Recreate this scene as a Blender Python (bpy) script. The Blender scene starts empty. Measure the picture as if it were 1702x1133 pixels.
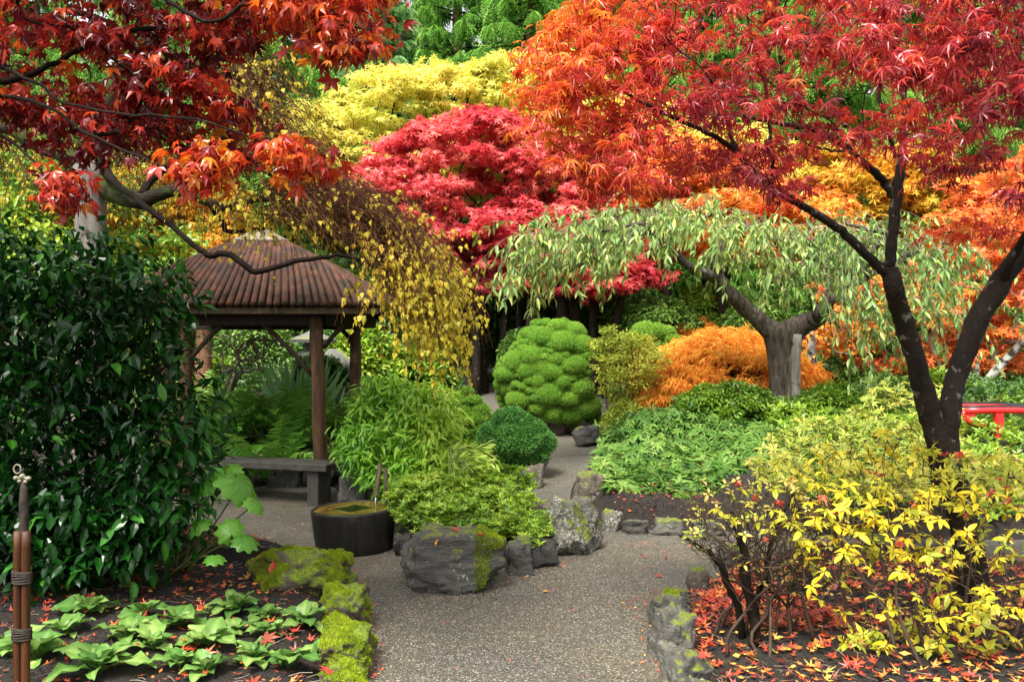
import bpy, math, random
import numpy as np
from mathutils import Vector, Matrix, noise as mnoise
from mathutils.geometry import delaunay_2d_cdt

rng = np.random.default_rng(7)
random.seed(7)
scene = bpy.context.scene
COL = scene.collection

# ------------------------------------------------------------------ camera, light, exposure
F = 1400.0                      # focal length in photo pixels (1702 wide)
CX, CY = 851.0, 566.5
HOR = 575.0
CAMH = 1.65
PITCH = math.atan((HOR - CY) / F)   # the horizon lies a touch under the picture centre: camera looks slightly up
cam = bpy.data.cameras.new('camera')
cam.sensor_width = 36.0
cam.lens = 36.0 * F / 1702.0
cam.clip_start = 0.05
cam.clip_end = 2000
camo = bpy.data.objects.new('camera', cam)
COL.objects.link(camo)
camo.location = (0, 0, CAMH)
camo.rotation_euler = (math.radians(90) + PITCH, 0, 0)
scene.camera = camo

SUN_EL, SUN_AZ = math.radians(58), math.radians(205)   # azimuth clockwise from +Y: behind the camera, a little to the left
world = bpy.data.worlds.new('World')
scene.world = world
world.use_nodes = True
wn = world.node_tree
for n in list(wn.nodes): wn.nodes.remove(n)
sky = wn.nodes.new('ShaderNodeTexSky'); sky.sky_type = 'NISHITA'
sky.sun_disc = False; sky.sun_elevation = SUN_EL; sky.sun_rotation = SUN_AZ
sky.air_density = 1.0; sky.dust_density = 6.0; sky.ozone_density = 1.0
hs = wn.nodes.new('ShaderNodeHueSaturation'); hs.inputs['Saturation'].default_value = 0.12
bg = wn.nodes.new('ShaderNodeBackground'); bg.inputs['Strength'].default_value = 0.12
wo = wn.nodes.new('ShaderNodeOutputWorld')
wn.links.new(sky.outputs[0], hs.inputs['Color']); wn.links.new(hs.outputs[0], bg.inputs[0]); wn.links.new(bg.outputs[0], wo.inputs[0])

sun = bpy.data.lights.new('sun', 'SUN')
sun.energy = 2.6; sun.angle = math.radians(18); sun.color = (1.0, 0.94, 0.83)
suno = bpy.data.objects.new('sun', sun); COL.objects.link(suno)
sd = Vector((math.sin(SUN_AZ) * math.cos(SUN_EL), math.cos(SUN_AZ) * math.cos(SUN_EL), math.sin(SUN_EL)))
suno.rotation_euler = sd.to_track_quat('Z', 'Y').to_euler()

scene.view_settings.view_transform = 'Standard'
scene.view_settings.look = 'None'
scene.view_settings.gamma = 1.0
scene.view_settings.use_curve_mapping = False
scene.view_settings.exposure = 1.68
scene.render.engine = 'CYCLES'
scene.cycles.use_denoising = True
scene.cycles.max_bounces = 6
scene.cycles.diffuse_bounces = 3
scene.cycles.glossy_bounces = 2
scene.cycles.transmission_bounces = 3
scene.cycles.sample_clamp_indirect = 4.0

# ------------------------------------------------------------------ pixel helpers (photo pixels -> places in the garden)
cp, sp = math.cos(PITCH), math.sin(PITCH)
def P(px, py, D):
    px = np.asarray(px, float); py = np.asarray(py, float); D = np.asarray(D, float)
    dx = (px - CX) / F; du = -(py - CY) / F
    dy = cp - du * sp; dz = sp + du * cp
    t = D / dy
    return np.stack([dx * t, D + 0 * dx, CAMH + dz * t], -1)
def proj(p):
    p = np.asarray(p, float)
    x = p[..., 0]; y = p[..., 1]; z = p[..., 2] - CAMH
    f = y * cp + z * sp; u = -y * sp + z * cp
    f = np.where(f < 1e-3, 1e-3, f)
    return CX + F * x / f, CY - F * u / f, f
def zb(Y):
    Y = np.asarray(Y, float)
    return 0.078 * (np.clip(Y, 9, 26) - 9) + 0.02 * np.clip(Y - 26, 0, 200)
def G(px, py, off=0.0):
    lo, hi = 1.0, 60.0
    for _ in range(50):
        m = (lo + hi) / 2
        z = float(P(px, py, m)[2])
        if z > float(zb(m)) + off: lo = m
        else: hi = m
    return P(px, py, lo)
def Gs(pts): return np.array([G(*p) for p in pts])

# ------------------------------------------------------------------ mesh helpers
def unit(v):
    v = np.asarray(v, float)
    return v / np.maximum(np.linalg.norm(v, axis=-1, keepdims=True), 1e-9)
def make_mesh(name, V, Fa, mat=None, rnd=None, smooth=False):
    me = bpy.data.meshes.new(name)
    V = np.ascontiguousarray(V, dtype=np.float32); Fa = np.asarray(Fa, dtype=np.int32)
    k = Fa.shape[1]
    me.vertices.add(len(V)); me.vertices.foreach_set('co', V.ravel())
    me.loops.add(Fa.size); me.loops.foreach_set('vertex_index', Fa.ravel())
    me.polygons.add(len(Fa))
    me.polygons.foreach_set('loop_start', np.arange(0, Fa.size, k, dtype=np.int32))
    me.polygons.foreach_set('loop_total', np.full(len(Fa), k, dtype=np.int32))
    me.polygons.foreach_set('use_smooth', np.full(len(Fa), smooth, dtype=bool))
    me.update(calc_edges=True)
    if rnd is not None:
        a = me.attributes.new('rnd', 'FLOAT', 'POINT')
        a.data.foreach_set('value', np.ascontiguousarray(rnd, dtype=np.float32))
    if mat is not None: me.materials.append(mat)
    return me
def link(name, me, parent=None, kind=None):
    o = bpy.data.objects.new(name, me); COL.objects.link(o)
    if parent is not None: o.parent = parent
    if kind: o['kind'] = kind
    return o
def wloc(o):
    v = np.zeros(3)
    while o is not None:
        v += np.array(o.location); o = o.parent
    return v
def part(name, V, Fa, mat, parent, rnd=None, smooth=False, kind=None):
    """a mesh given in world coordinates, linked under its thing"""
    return link(name, make_mesh(name, np.asarray(V) - wloc(parent), Fa, mat, rnd, smooth), parent, kind)
def thing(name, label, cat, loc, group=None):
    o = bpy.data.objects.new(name, None); COL.objects.link(o)
    o.location = [float(c) for c in loc]; o.empty_display_size = 0.1
    o['label'] = label; o['category'] = cat
    if group: o['group'] = group
    return o
def solo(name, label, cat, V, Fa, mat, loc, group=None, rnd=None, smooth=False):
    loc = np.asarray(loc, float)
    o = link(name, make_mesh(name, np.asarray(V) - loc, Fa, mat, rnd, smooth))
    o.location = loc.tolist(); o['label'] = label; o['category'] = cat
    if group: o['group'] = group
    return o
def struct(name, V, Fa, mat, smooth=False, kind='structure'):
    return link(name, make_mesh(name, V, Fa, mat, None, smooth), None, kind)

class Bag:
    def __init__(s): s.V = []; s.F = []; s.R = []; s.n = 0
    def add(s, V, Fa, r=0.0):
        V = np.asarray(V, float).reshape(-1, 3); Fa = np.asarray(Fa, int)
        if Fa.shape[1] == 4: Fa = np.concatenate([Fa[:, [0, 1, 2]], Fa[:, [0, 2, 3]]])
        s.V.append(V); s.F.append(Fa + s.n); s.R.append(np.broadcast_to(np.asarray(r, float), (len(V),)))
        s.n += len(V)
    def get(s): return np.concatenate(s.V), np.concatenate(s.F), np.concatenate(s.R)
    def part(s, name, mat, parent, smooth=False, kind=None):
        V, Fa, R = s.get(); return part(name, V, Fa, mat, parent, R, smooth, kind)

BOXF = np.array([[0, 1, 3, 2], [4, 6, 7, 5], [0, 4, 5, 1], [2, 3, 7, 6], [0, 2, 6, 4], [1, 5, 7, 3]])
def box(c, s, rz=0.0, rot=None, bev=0.0):
    """bevelled box: verts, quads->tris"""
    s = np.asarray(s, float) / 2
    if bev <= 0:
        v = np.array([[x, y, z] for x in (-1, 1) for y in (-1, 1) for z in (-1, 1)], float) * s
        f = BOXF
    else:
        b = bev; v = []; idx = {}
        for sx in (-1, 1):
            for sy in (-1, 1):
                for sz in (-1, 1):
                    for a in range(3):
                        q = np.array([sx, sy, sz], float) * (s - b); q[a] = (sx, sy, sz)[a] * s[a]
                        idx[(sx, sy, sz, a)] = len(v); v.append(q)
        v = np.array(v); f = []
        for a in range(3):
            o1, o2 = [i for i in range(3) if i != a]
            for sg in (-1, 1):
                q = []
                for (m, n) in ((-1, -1), (1, -1), (1, 1), (-1, 1)):
                    k = [0, 0, 0]; k[a] = sg; k[o1] = m; k[o2] = n; q.append(idx[(*k, a)])
                f.append(q)
                for m in (-1, 1):
                    pass
        for a in range(3):          # edge strips parallel to axis a
            o1, o2 = [i for i in range(3) if i != a]
            for m in (-1, 1):
                for n in (-1, 1):
                    k0 = [0, 0, 0]; k0[o1] = m; k0[o2] = n; k1 = list(k0); k0[a] = -1; k1[a] = 1
                    f.append([idx[(*k0, o1)], idx[(*k1, o1)], idx[(*k1, o2)], idx[(*k0, o2)]])
        f = np.array(f)
        f = np.concatenate([f[:, [0, 1, 2]], f[:, [0, 2, 3]]])
        f = np.concatenate([f, [[idx[(x, y, z, 0)], idx[(x, y, z, 1)], idx[(x, y, z, 2)]] for x in (-1, 1) for y in (-1, 1) for z in (-1, 1)]])
    if rot is None:
        c_, s_ = math.cos(rz), math.sin(rz); rot = np.array([[c_, -s_, 0], [s_, c_, 0], [0, 0, 1]])
    return v @ np.asarray(rot).T + np.asarray(c, float), f

def frames(T):
    T = unit(T)
    ref = np.where(np.abs(T[..., 2:3]) > 0.95, np.array([1.0, 0, 0]), np.array([0, 0, 1.0]))
    a = unit(np.cross(T, ref)); b = np.cross(T, a)
    return a, b
def tubes(C, R, sides=5, caps=True):
    """C (N,k,3) curves, R (N,k) radii -> verts, tris"""
    C = np.asarray(C, float); R = np.asarray(R, float)
    if C.ndim == 2: C = C[None]; R = R[None]
    N, k, _ = C.shape
    T = np.empty_like(C); T[:, 1:-1] = C[:, 2:] - C[:, :-2]; T[:, 0] = C[:, 1] - C[:, 0]; T[:, -1] = C[:, -1] - C[:, -2]
    Tm = unit(C[:, -1] - C[:, 0])[:, None, :]
    a0, _ = frames(Tm + 1e-6)
    T = unit(T)
    a = unit(a0 - (a0 * T).sum(-1, keepdims=True) * T); b = np.cross(T, a)
    th = np.arange(sides) * 2 * math.pi / sides
    V = C[:, :, None, :] + R[:, :, None, None] * (np.cos(th)[None, None, :, None] * a[:, :, None, :] + np.sin(th)[None, None, :, None] * b[:, :, None, :])
    i, j = np.meshgrid(np.arange(k - 1), np.arange(sides), indexing='ij')
    j2 = (j + 1) % sides
    q = np.stack([i * sides + j, i * sides + j2, (i + 1) * sides + j2, (i + 1) * sides + j], -1).reshape(-1, 4)
    f = np.concatenate([q[:, [0, 1, 2]], q[:, [0, 2, 3]]])
    if caps and sides > 3:
        e = (k - 1) * sides
        f = np.concatenate([f, [[e, e + m, e + m + 1] for m in range(1, sides - 1)], [[0, m + 1, m] for m in range(1, sides - 1)]])
    Fa = (f[None] + (np.arange(N) * k * sides)[:, None, None]).reshape(-1, 3)
    return V.reshape(-1, 3), Fa
def smooth_path(pts, n=None, closed=False):
    """Catmull-Rom through rows of any width"""
    p = np.asarray(pts, float)
    if n is None: n = max(2, (len(p) - 1) * 4 + 1)
    p = np.concatenate([[2 * p[0] - p[1]], p, [2 * p[-1] - p[-2]]])
    t = np.linspace(0, len(p) - 3 - 1e-6, n); i = t.astype(int); u = (t - i)[:, None]
    a, b, c, d = p[i], p[i + 1], p[i + 2], p[i + 3]
    return 0.5 * ((2 * b) + (c - a) * u + (2 * a - 5 * b + 4 * c - d) * u ** 2 + (-a + 3 * b - 3 * c + d) * u ** 3)
def ptube(rows, sides=8, n=None, wob=0.0):
    """rows (px,py,D,r_px): a limb traced through the photo -> world tube"""
    r = np.asarray(rows, float)
    w = P(r[:, 0], r[:, 1], r[:, 2]); R = r[:, 3] * r[:, 2] / F
    q = smooth_path(np.concatenate([w, R[:, None]], 1), n)
    if wob: q[1:-1, :3] += rng.normal(0, wob, (len(q) - 2, 3))
    return q[:, :3], np.maximum(q[:, 3], 0.001)

# ------------------------------------------------------------------ leaf templates: along +Y, face up +Z, length 1
def t_oval(w=0.5, bend=0.25, fold=0.12, wav=0.0, st=(0.0, 0.22, 0.5, 0.78, 1.0), wd=(0.05, 0.75, 1.0, 0.7, 0.0)):
    V = []; Fa = []
    for i, (y, k) in enumerate(zip(st, wd)):
        z = -bend * y * y
        x = 0.5 * w * k; zz = z + fold * w * k + (wav * (1 if i % 2 else -1))
        V += [(-x, y, zz), (0, y, z), (x, y, zz)]
    for i in range(len(st) - 1):
        a = i * 3
        for s in (0, 1):
            Fa += [(a + s, a + s + 1, a + s + 4), (a + s, a + s + 4, a + s + 3)]
    return np.array(V, float), np.array(Fa)
def ov3(w, bend, fold=.1): return t_oval(w, bend, fold, st=(0, .45, 1), wd=(.3, 1, 0))
def t_diamond(w=0.5, bend=0.15):
    return np.array([(0, 0, 0), (w / 2, 0.45, 0.04), (0, 1, -bend), (-w / 2, 0.45, 0.04)], float), np.array([(0, 1, 2), (0, 2, 3)])
def t_maple(lobes=7, spread=125, notch=0.36, width=0.16, droop=0.3, side=True, seed=0):
    r_ = np.random.default_rng(seed)
    V = [(0, 0, 0)]; Fa = []
    ang = np.radians(np.linspace(-spread, spread, lobes))
    def pt(a, r, z=0): return (math.sin(a) * r, math.cos(a) * r, z - droop * r * r)
    for i, a in enumerate(ang):
        L = (0.62 + 0.38 * math.cos(a * 0.62)) * r_.uniform(0.92, 1.06)
        if abs(a) > 1.6: L *= 0.72
        h = (ang[1] - ang[0]) / 2
        b = len(V)
        V.append(pt(a - h, notch * (0.5 if i == 0 else 1), 0.02))
        if side:
            V.append(pt(a - math.atan2(width * 0.6, L * 0.62), L * 0.62, 0.035)); V.append(pt(a, L, -0.03)); V.append(pt(a + math.atan2(width * 0.6, L * 0.62), L * 0.62, 0.035))
            V.append(pt(a + h, notch * (0.5 if i == lobes - 1 else 1), 0.02))
            V.append(pt(a, L * 0.5, -0.02))
            Fa += [(0, b, b + 5), (b, b + 1, b + 5), (b + 1, b + 2, b + 5), (b + 2, b + 3, b + 5), (b + 3, b + 4, b + 5), (b + 4, 0, b + 5)]
        else:
            V.append(pt(a, L, -0.03)); V.append(pt(a + h, notch * (0.5 if i == lobes - 1 else 1), 0.02))
            Fa += [(0, b, b + 1), (0, b + 1, b + 2)]
    V = np.array(V, float); V[:, 1] += 0.0
    return V * 0.75, np.array(Fa)
def t_star(lobes=5, spread=110, w=.13, droop=.3, seed=0):
    r_ = np.random.default_rng(seed); V = []; Fa = []
    for a in np.radians(np.linspace(-spread, spread, lobes)):
        L = (.65 + .35 * math.cos(a * .7)) * r_.uniform(.8, 1.15); k = len(V); p = a + 1.57
        V += [(w * math.sin(p), .1 + w * math.cos(p), 0), (-w * math.sin(p), .1 - w * math.cos(p), 0), (L * math.sin(a), .1 + L * math.cos(a), -droop * L * L)]; Fa.append((k, k + 1, k + 2))
    return np.array(V, float), np.array(Fa)
def rotm(axis, a):
    return np.array(Matrix.Rotation(a, 3, axis))
def t_merge(items):
    V = []; Fa = []; n = 0
    for (v, f) in items:
        V.append(v); Fa.append(f + n); n += len(v)
    return np.concatenate(V), np.concatenate(Fa)
def t_whorl(leaf, k=6, tilt=0.35, arc=2 * math.pi, seed=0, var=0.2):
    r_ = np.random.default_rng(seed); it = []
    for i in range(k):
        a = arc * (i + r_.uniform(-.25, .25)) / k
        m = rotm('Z', a) @ rotm('X', tilt + r_.normal(0, 0.15)); s = 1 + r_.uniform(-var, var)
        it.append((leaf[0] @ m.T * s, leaf[1]))
    return t_merge(it)
def t_spray(n=7, seed=0, droop=0.9, w=0.07):
    """drooping conifer spray: axis along +Y with side sprigs"""
    r_ = np.random.default_rng(seed); V = []; Fa = []
    def ax(t): return np.array([0.05 * math.sin(3 * t + seed), t, -droop * t * t])
    for i in range(n):
        t = (i + 0.3) / n
        for s in (-1, 1):
            b = ax(t); L = (0.42 * (1 - t * 0.75)) * r_.uniform(0.7, 1.2)
            d = unit(np.array([s * 0.9, 0.65, -0.55 - r_.uniform(0, .7)]))
            e = b + d * L; sd_ = np.array([0, w * 0.9, 0.02])
            k = len(V); V += [b + sd_ * .8, e, b - sd_ * .8]; Fa += [(k, k + 1, k + 2)]
    k = len(V); V += [ax(0) + [-w / 3, 0, 0], ax(0) + [w / 3, 0, 0], ax(1.0)]; Fa += [(k, k + 1, k + 2)]
    return np.array(V, float), np.array(Fa)
def t_frond(n=22, width=0.22, arch=0.55, seed=0):
    """fern frond rising then arching: axis +Y, up +Z"""
    r_ = np.random.default_rng(seed); V = []; Fa = []
    def ax(t): return np.array([0, math.sin(t * 1.2) / 1.05, 0.75 * t - arch * t ** 2.4])
    for i in range(n):
        t = 0.12 + 0.88 * i / n; t2 = t + 0.5 / n
        L = width * math.sin(math.pi * min(1, (1 - t) * 1.05 + 0.06)) ** 0.6 * (0.35 + 0.65 * min(1, (1 - t) * 2.2)) + 0.01
        for s in (-1, 1):
            b = ax(t); c = ax(t2); d = np.array([s * L, 0.06 * r_.uniform(0.6, 1.5), -0.05 * r_.uniform(0, 1.6)])
            m = (b + c) / 2
            k = len(V); V += [b, b + d * .8, m + d, c + d * .5, c]; Fa += [(k, k + 1, k + 2), (k, k + 2, k + 3), (k, k + 3, k + 4)]
    for i in range(6):
        a, b = ax(i / 6), ax((i + 1) / 6); k = len(V); w = 0.008
        V += [a + [-w, 0, 0], a + [w, 0, 0], b + [w, 0, 0], b + [-w, 0, 0]]; Fa += [(k, k + 1, k + 2), (k, k + 2, k + 3)]
    return np.array(V, float), np.array(Fa)

def ribbed(t, rib=.22, edge=-.06):
    """paler midrib on a leaf: an offset of the leaf value over its own points"""
    return (t[0], t[1], np.where(np.abs(t[0][:, 0]) < 1e-3, rib, edge))
def orient(fwd, nrm):
    f = unit(fwd); n = nrm - (nrm * f).sum(-1, keepdims=True) * f; n = unit(n + 1e-6)
    x = np.cross(f, n)
    return np.stack([x, f, n], -1)
def inst(tpl, pos, Rm, sc, rnd):
    tv, tf = tpl[:2]; N, k = len(pos), len(tv)
    V = np.einsum('nij,kj->nki', Rm, tv) * np.asarray(sc).reshape(-1, 1, 1) + pos[:, None, :]
    Fa = (tf[None] + (np.arange(N) * k)[:, None, None]).reshape(-1, tf.shape[1])
    return V.reshape(-1, 3), Fa, (np.repeat(rnd, k) if len(tpl) < 3 else (np.repeat(rnd, k) + np.tile(tpl[2], N)))

VAR = 10
def leafset(parent, tpls, pos, Rm, sc, rnd, mat, singles=300, name='leaf', rest='foliage', cell=9, lod=None, smooth=False):
    """the leaves that show largest become parts of their own (shared meshes); the rest one part"""
    if not isinstance(tpls, list): tpls = [tpls]
    pos = np.asarray(pos); N = len(pos); rnd = np.clip(rnd, 0.0, 1.0)
    pick = np.zeros(N, bool)
    if singles:
        mid = pos + Rm[:, :, 1] * (sc * 0.4)[:, None]
        px, py, dd = proj(mid)
        ok = (px > 0) & (px < 1702) & (py > 0) & (py < 1133) & (dd > 0.3)
        order = np.argsort(dd); seen = set(); cand = []
        for i in order:
            if not ok[i]: continue
            key = (int(px[i] // cell), int(py[i] // cell))
            if key in seen: continue
            seen.add(key); cand.append(i)
        cand.sort(key=lambda i: -sc[i] / dd[i]); pick[cand[:singles]] = True
        base = wloc(parent)
        cache = {}
        for i in np.nonzero(pick)[0]:
            ti = int(i) % len(tpls); b = int(rnd[i] * (VAR - 1) + 0.5)
            if (ti, b) not in cache:
                tv, tf = tpls[ti][:2]; cache[(ti, b)] = make_mesh(name, tv, tf, mat, b / (VAR - 1) + (tpls[ti][2] if len(tpls[ti]) > 2 else np.zeros(len(tv))), smooth)
            o = bpy.data.objects.new(name, cache[(ti, b)]); COL.objects.link(o); o.parent = parent
            M = np.eye(4); M[:3, :3] = Rm[i] * sc[i]; M[:3, 3] = pos[i] - base
            o.matrix_local = Matrix(M.tolist())
    r = np.nonzero(~pick)[0]
    if len(r):
        bag = Bag(); tpls = lod or tpls
        for ti, tp in enumerate(tpls):
            q = r[r % len(tpls) == ti]
            if len(q): bag.add(*inst(tp, pos[q], Rm[q], sc[q], rnd[q]))
        bag.part(rest, mat, parent, kind='stuff')

def in_poly(pts, poly):
    x, y = pts[:, 0], pts[:, 1]; poly = np.asarray(poly, float); c = np.zeros(len(pts), bool); j = len(poly) - 1
    for i in range(len(poly)):
        xi, yi = poly[i]; xj, yj = poly[j]
        m = ((yi > y) != (yj > y)) & (x < (xj - xi) * (y - yi) / (yj - yi + 1e-12) + xi)
        c ^= m; j = i
    return c
def poly_dist(pts, poly, closed=True):
    poly = np.asarray(poly, float); d = np.full(len(pts), 1e9)
    n = len(poly)
    for i in range(n if closed else n - 1):
        a = poly[i]; b = poly[(i + 1) % n]; ab = b - a
        t = np.clip(((pts - a) @ ab) / (ab @ ab + 1e-12), 0, 1)
        d = np.minimum(d, np.linalg.norm(pts - (a + t[:, None] * ab), axis=1))
    return d
def poly_pts(poly, n):
    poly = np.asarray(poly, float); lo, hi = poly.min(0), poly.max(0); out = []
    m = 0
    while m < n:
        q = rng.uniform(lo, hi, (n * 2, 2)); q = q[in_poly(q, poly)]; out.append(q); m += len(q)
    return np.concatenate(out)[:n]
def pads_in(poly, n, D, thick, inset=0.0):
    """pad centres inside an outline, set at a depth with real thickness, rounded towards the outline"""
    q = poly_pts(poly, n)
    e = poly_dist(q, poly); e = np.clip(e / (e.max() + 1e-6), 0, 1)
    if callable(D): D = D(q[:, 1])
    d = D + rng.uniform(-1, 1, n) * thick * np.sqrt(0.15 + 0.85 * e)
    return P(q[:, 0], q[:, 1], d)
def pad_leaves(cen, rad, flat, per, up=0.6, droop=0.3, shell=(0.6, 1.05), hang=0.0):
    """leaf seats on the shells of flattened pads"""
    cen = np.asarray(cen); N = len(cen); rad = np.broadcast_to(rad, (N,))
    k = np.repeat(np.arange(N), per); M = len(k)
    u = unit(rng.normal(0, 1, (M, 3))); low = rng.random(M) < up; u[low, 2] = np.abs(u[low, 2])
    s = rng.uniform(shell[0], shell[1], M)[:, None]
    pos = cen[k] + u * s * rad[k][:, None] * np.array([1, 1, flat])
    pos[:, 2] -= hang * rad[k] * (u[:, 0] ** 2 + u[:, 1] ** 2)
    out = u * np.array([1, 1, 0.4])
    fwd = unit(out + rng.normal(0, 0.55, (M, 3)) + np.array([0, 0, -droop]))
    nrm = unit(np.array([0, 0, 1.0]) + 0.55 * u + rng.normal(0, 0.38, (M, 3)))
    return pos, orient(fwd, nrm), k
def nz(p, s, seed=0.0):
    """cheap smooth noise on points, -1..1"""
    p = np.asarray(p) * s + seed * 7.13
    x, y, z = p[:, 0], p[:, 1], p[:, 2]
    return (np.sin(x * 1.7 + np.sin(y * 1.3 + 2)) + np.sin(y * 2.1 + np.sin(z * 1.9 + 1) * 1.2) + np.sin(z * 1.6 + x * .9 + np.sin(x * 2.3))) / 3

def skeleton(root, rrad, targets, bias=0.35, rmin=0.004, sag=0.05, expo=0.5, sides=4, jit=0.08, rmax=None):
    """limbs that reach every target from the nearest wood; returns tube verts/tris"""
    nodes = [np.array(p) for p in root]; par = [i - 1 for i in range(len(nodes))]; top = nodes[-1]
    tg = np.asarray(targets); order = np.argsort(np.linalg.norm(tg - top, axis=1))
    nr = len(nodes); nroot = nr
    arr = np.zeros((nr + 2 * len(tg) + 4, 3)); arr[:nr] = nodes
    dr = np.zeros(len(arr)); dr[:nr] = np.linalg.norm(arr[:nr] - top, axis=1)
    lo = max(0, nroot // 2)
    for t in order:
        q = tg[t]; d = np.linalg.norm(arr[lo:nr] - q, axis=1) + bias * dr[lo:nr]
        j = lo + int(np.argmin(d)); L = np.linalg.norm(q - arr[j])
        m = arr[j] * 0.5 + q * 0.5 + rng.normal(0, jit * L, 3); m[2] += sag * L
        arr[nr] = m; par.append(j); dr[nr] = dr[j] + L / 2; nr += 1
        arr[nr] = q; par.append(nr - 1); dr[nr] = dr[j] + L; nr += 1
    cnt = np.zeros(nr); cnt[nroot:] = 0
    for i in range(nr - 1, 0, -1):
        if i >= nroot and cnt[i] == 0: cnt[i] = 1
        if par[i] >= 0: cnt[par[i]] += cnt[i]
    tot = max(cnt.max(), 1)
    R = np.maximum(rmin, (rrad if rmax is None else rmax) * (cnt / tot) ** expo)
    e = np.arange(nroot, nr); p = np.array(par)[e]
    a, b = arr[p], arr[e]; Ra, Rb = np.minimum(R[p], R[e] * 1.35), R[e]
    pp = np.array([par[i] if par[i] >= 0 else i for i in p])
    tan = unit(a - arr[pp] + 1e-6)
    L = np.linalg.norm(b - a, axis=1)[:, None]
    c1 = a + (b - a) / 3 + tan * L * 0.08
    c2 = a + (b - a) * 2 / 3
    C = np.stack([a, c1, c2, b], 1); RR = np.stack([Ra, Ra * .67 + Rb * .33, Ra * .33 + Rb * .67, Rb], 1)
    return tubes(C, RR, sides, caps=False), arr[:nr], np.array(par)

def strands(start, d0, length, droop, seg=9, noise_=0.06, wig=0.0):
    N = len(start); C = np.zeros((N, seg + 1, 3)); C[:, 0] = start
    d = unit(d0); st = (np.broadcast_to(length, (N,)) / seg)[:, None]
    for i in range(seg):
        C[:, i + 1] = C[:, i] + d * st
        d = unit(d + np.array([0, 0, -1.0]) * np.broadcast_to(droop, (N,))[:, None] + rng.normal(0, noise_, (N, 3)))
    return C

# ------------------------------------------------------------------ materials
def newmat(name):
    m = bpy.data.materials.new(name); m.use_nodes = True
    nt = m.node_tree
    for n in list(nt.nodes): nt.nodes.remove(n)
    out = nt.nodes.new('ShaderNodeOutputMaterial')
    return m, nt, out
def N_(nt, t, **kw):
    n = nt.nodes.new(t)
    for k, v in kw.items(): setattr(n, k, v)
    return n
def ramp(nt, stops, fac, interp='LINEAR'):
    r = N_(nt, 'ShaderNodeValToRGB'); cr = r.color_ramp; cr.interpolation = interp
    while len(cr.elements) < len(stops): cr.elements.new(0.5)
    for e, (p_, c) in zip(cr.elements, stops): e.position = p_; e.color = (*c, 1)
    nt.links.new(fac, r.inputs[0]); return r.outputs[0]
def srgb(r, g, b):
    f = lambda c: (c / 255 / 12.92) if c <= 10 else ((c / 255 + 0.055) / 1.055) ** 2.4
    return (f(r), f(g), f(b))
def mixc(nt, fac, a, b, mode='MIX'):
    m = N_(nt, 'ShaderNodeMix', data_type='RGBA', blend_type=mode)
    for sock, v in ((m.inputs[0], fac), (m.inputs[6], a), (m.inputs[7], b)):
        if hasattr(v, 'is_output'): nt.links.new(v, sock)
        elif isinstance(v, (int, float)): sock.default_value = v
        else: sock.default_value = (*v, 1)
    return m.outputs[2]
def texn(nt, scale, detail=4, rough=0.6, coord='Object', vec=None):
    tc = N_(nt, 'ShaderNodeTexCoord'); n = N_(nt, 'ShaderNodeTexNoise')
    n.inputs['Scale'].default_value = scale; n.inputs['Detail'].default_value = detail; n.inputs['Roughness'].default_value = rough
    nt.links.new(vec if vec is not None else tc.outputs[coord], n.inputs['Vector'])
    return n.outputs['Fac']
def leafmat(name, cols, rough=0.4, trans=0.35, spec=0.5, spots=None, ns=9.0):
    """cols: list of linear colours over the per-leaf value 0..1"""
    m, nt, out = newmat(name)
    at = N_(nt, 'ShaderNodeAttribute'); at.attribute_name = 'rnd'
    st = [(i / max(1, len(cols) - 1), c) for i, c in enumerate(cols)]
    nf = texn(nt, ns, 3)
    ad = N_(nt, 'ShaderNodeMath', operation='MULTIPLY_ADD'); nt.links.new(nf, ad.inputs[0]); ad.inputs[1].default_value = 0.3
    ad2 = N_(nt, 'ShaderNodeMath', operation='ADD'); nt.links.new(at.outputs['Fac'], ad.inputs[2]); nt.links.new(ad.outputs[0], ad2.inputs[0]); ad2.inputs[1].default_value = -0.15
    c = ramp(nt, st, ad2.outputs[0])
    n2 = texn(nt, ns * 8, 3)
    c = mixc(nt, ramp(nt, [(0.3, (0, 0, 0)), (0.75, (0.45, 0.45, 0.45))], n2), c, spots if spots else tuple(0.55 * v for v in cols[len(cols) // 2]))
    b = N_(nt, 'ShaderNodeBsdfPrincipled'); b.inputs['Roughness'].default_value = rough; b.inputs['Specular IOR Level'].default_value = spec
    nt.links.new(c, b.inputs['Base Color'])
    t = N_(nt, 'ShaderNodeBsdfTranslucent'); nt.links.new(c, t.inputs['Color'])
    mx = N_(nt, 'ShaderNodeMixShader'); mx.inputs[0].default_value = trans
    nt.links.new(b.outputs[0], mx.inputs[1]); nt.links.new(t.outputs[0], mx.inputs[2]); nt.links.new(mx.outputs[0], out.inputs[0])
    return m
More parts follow.
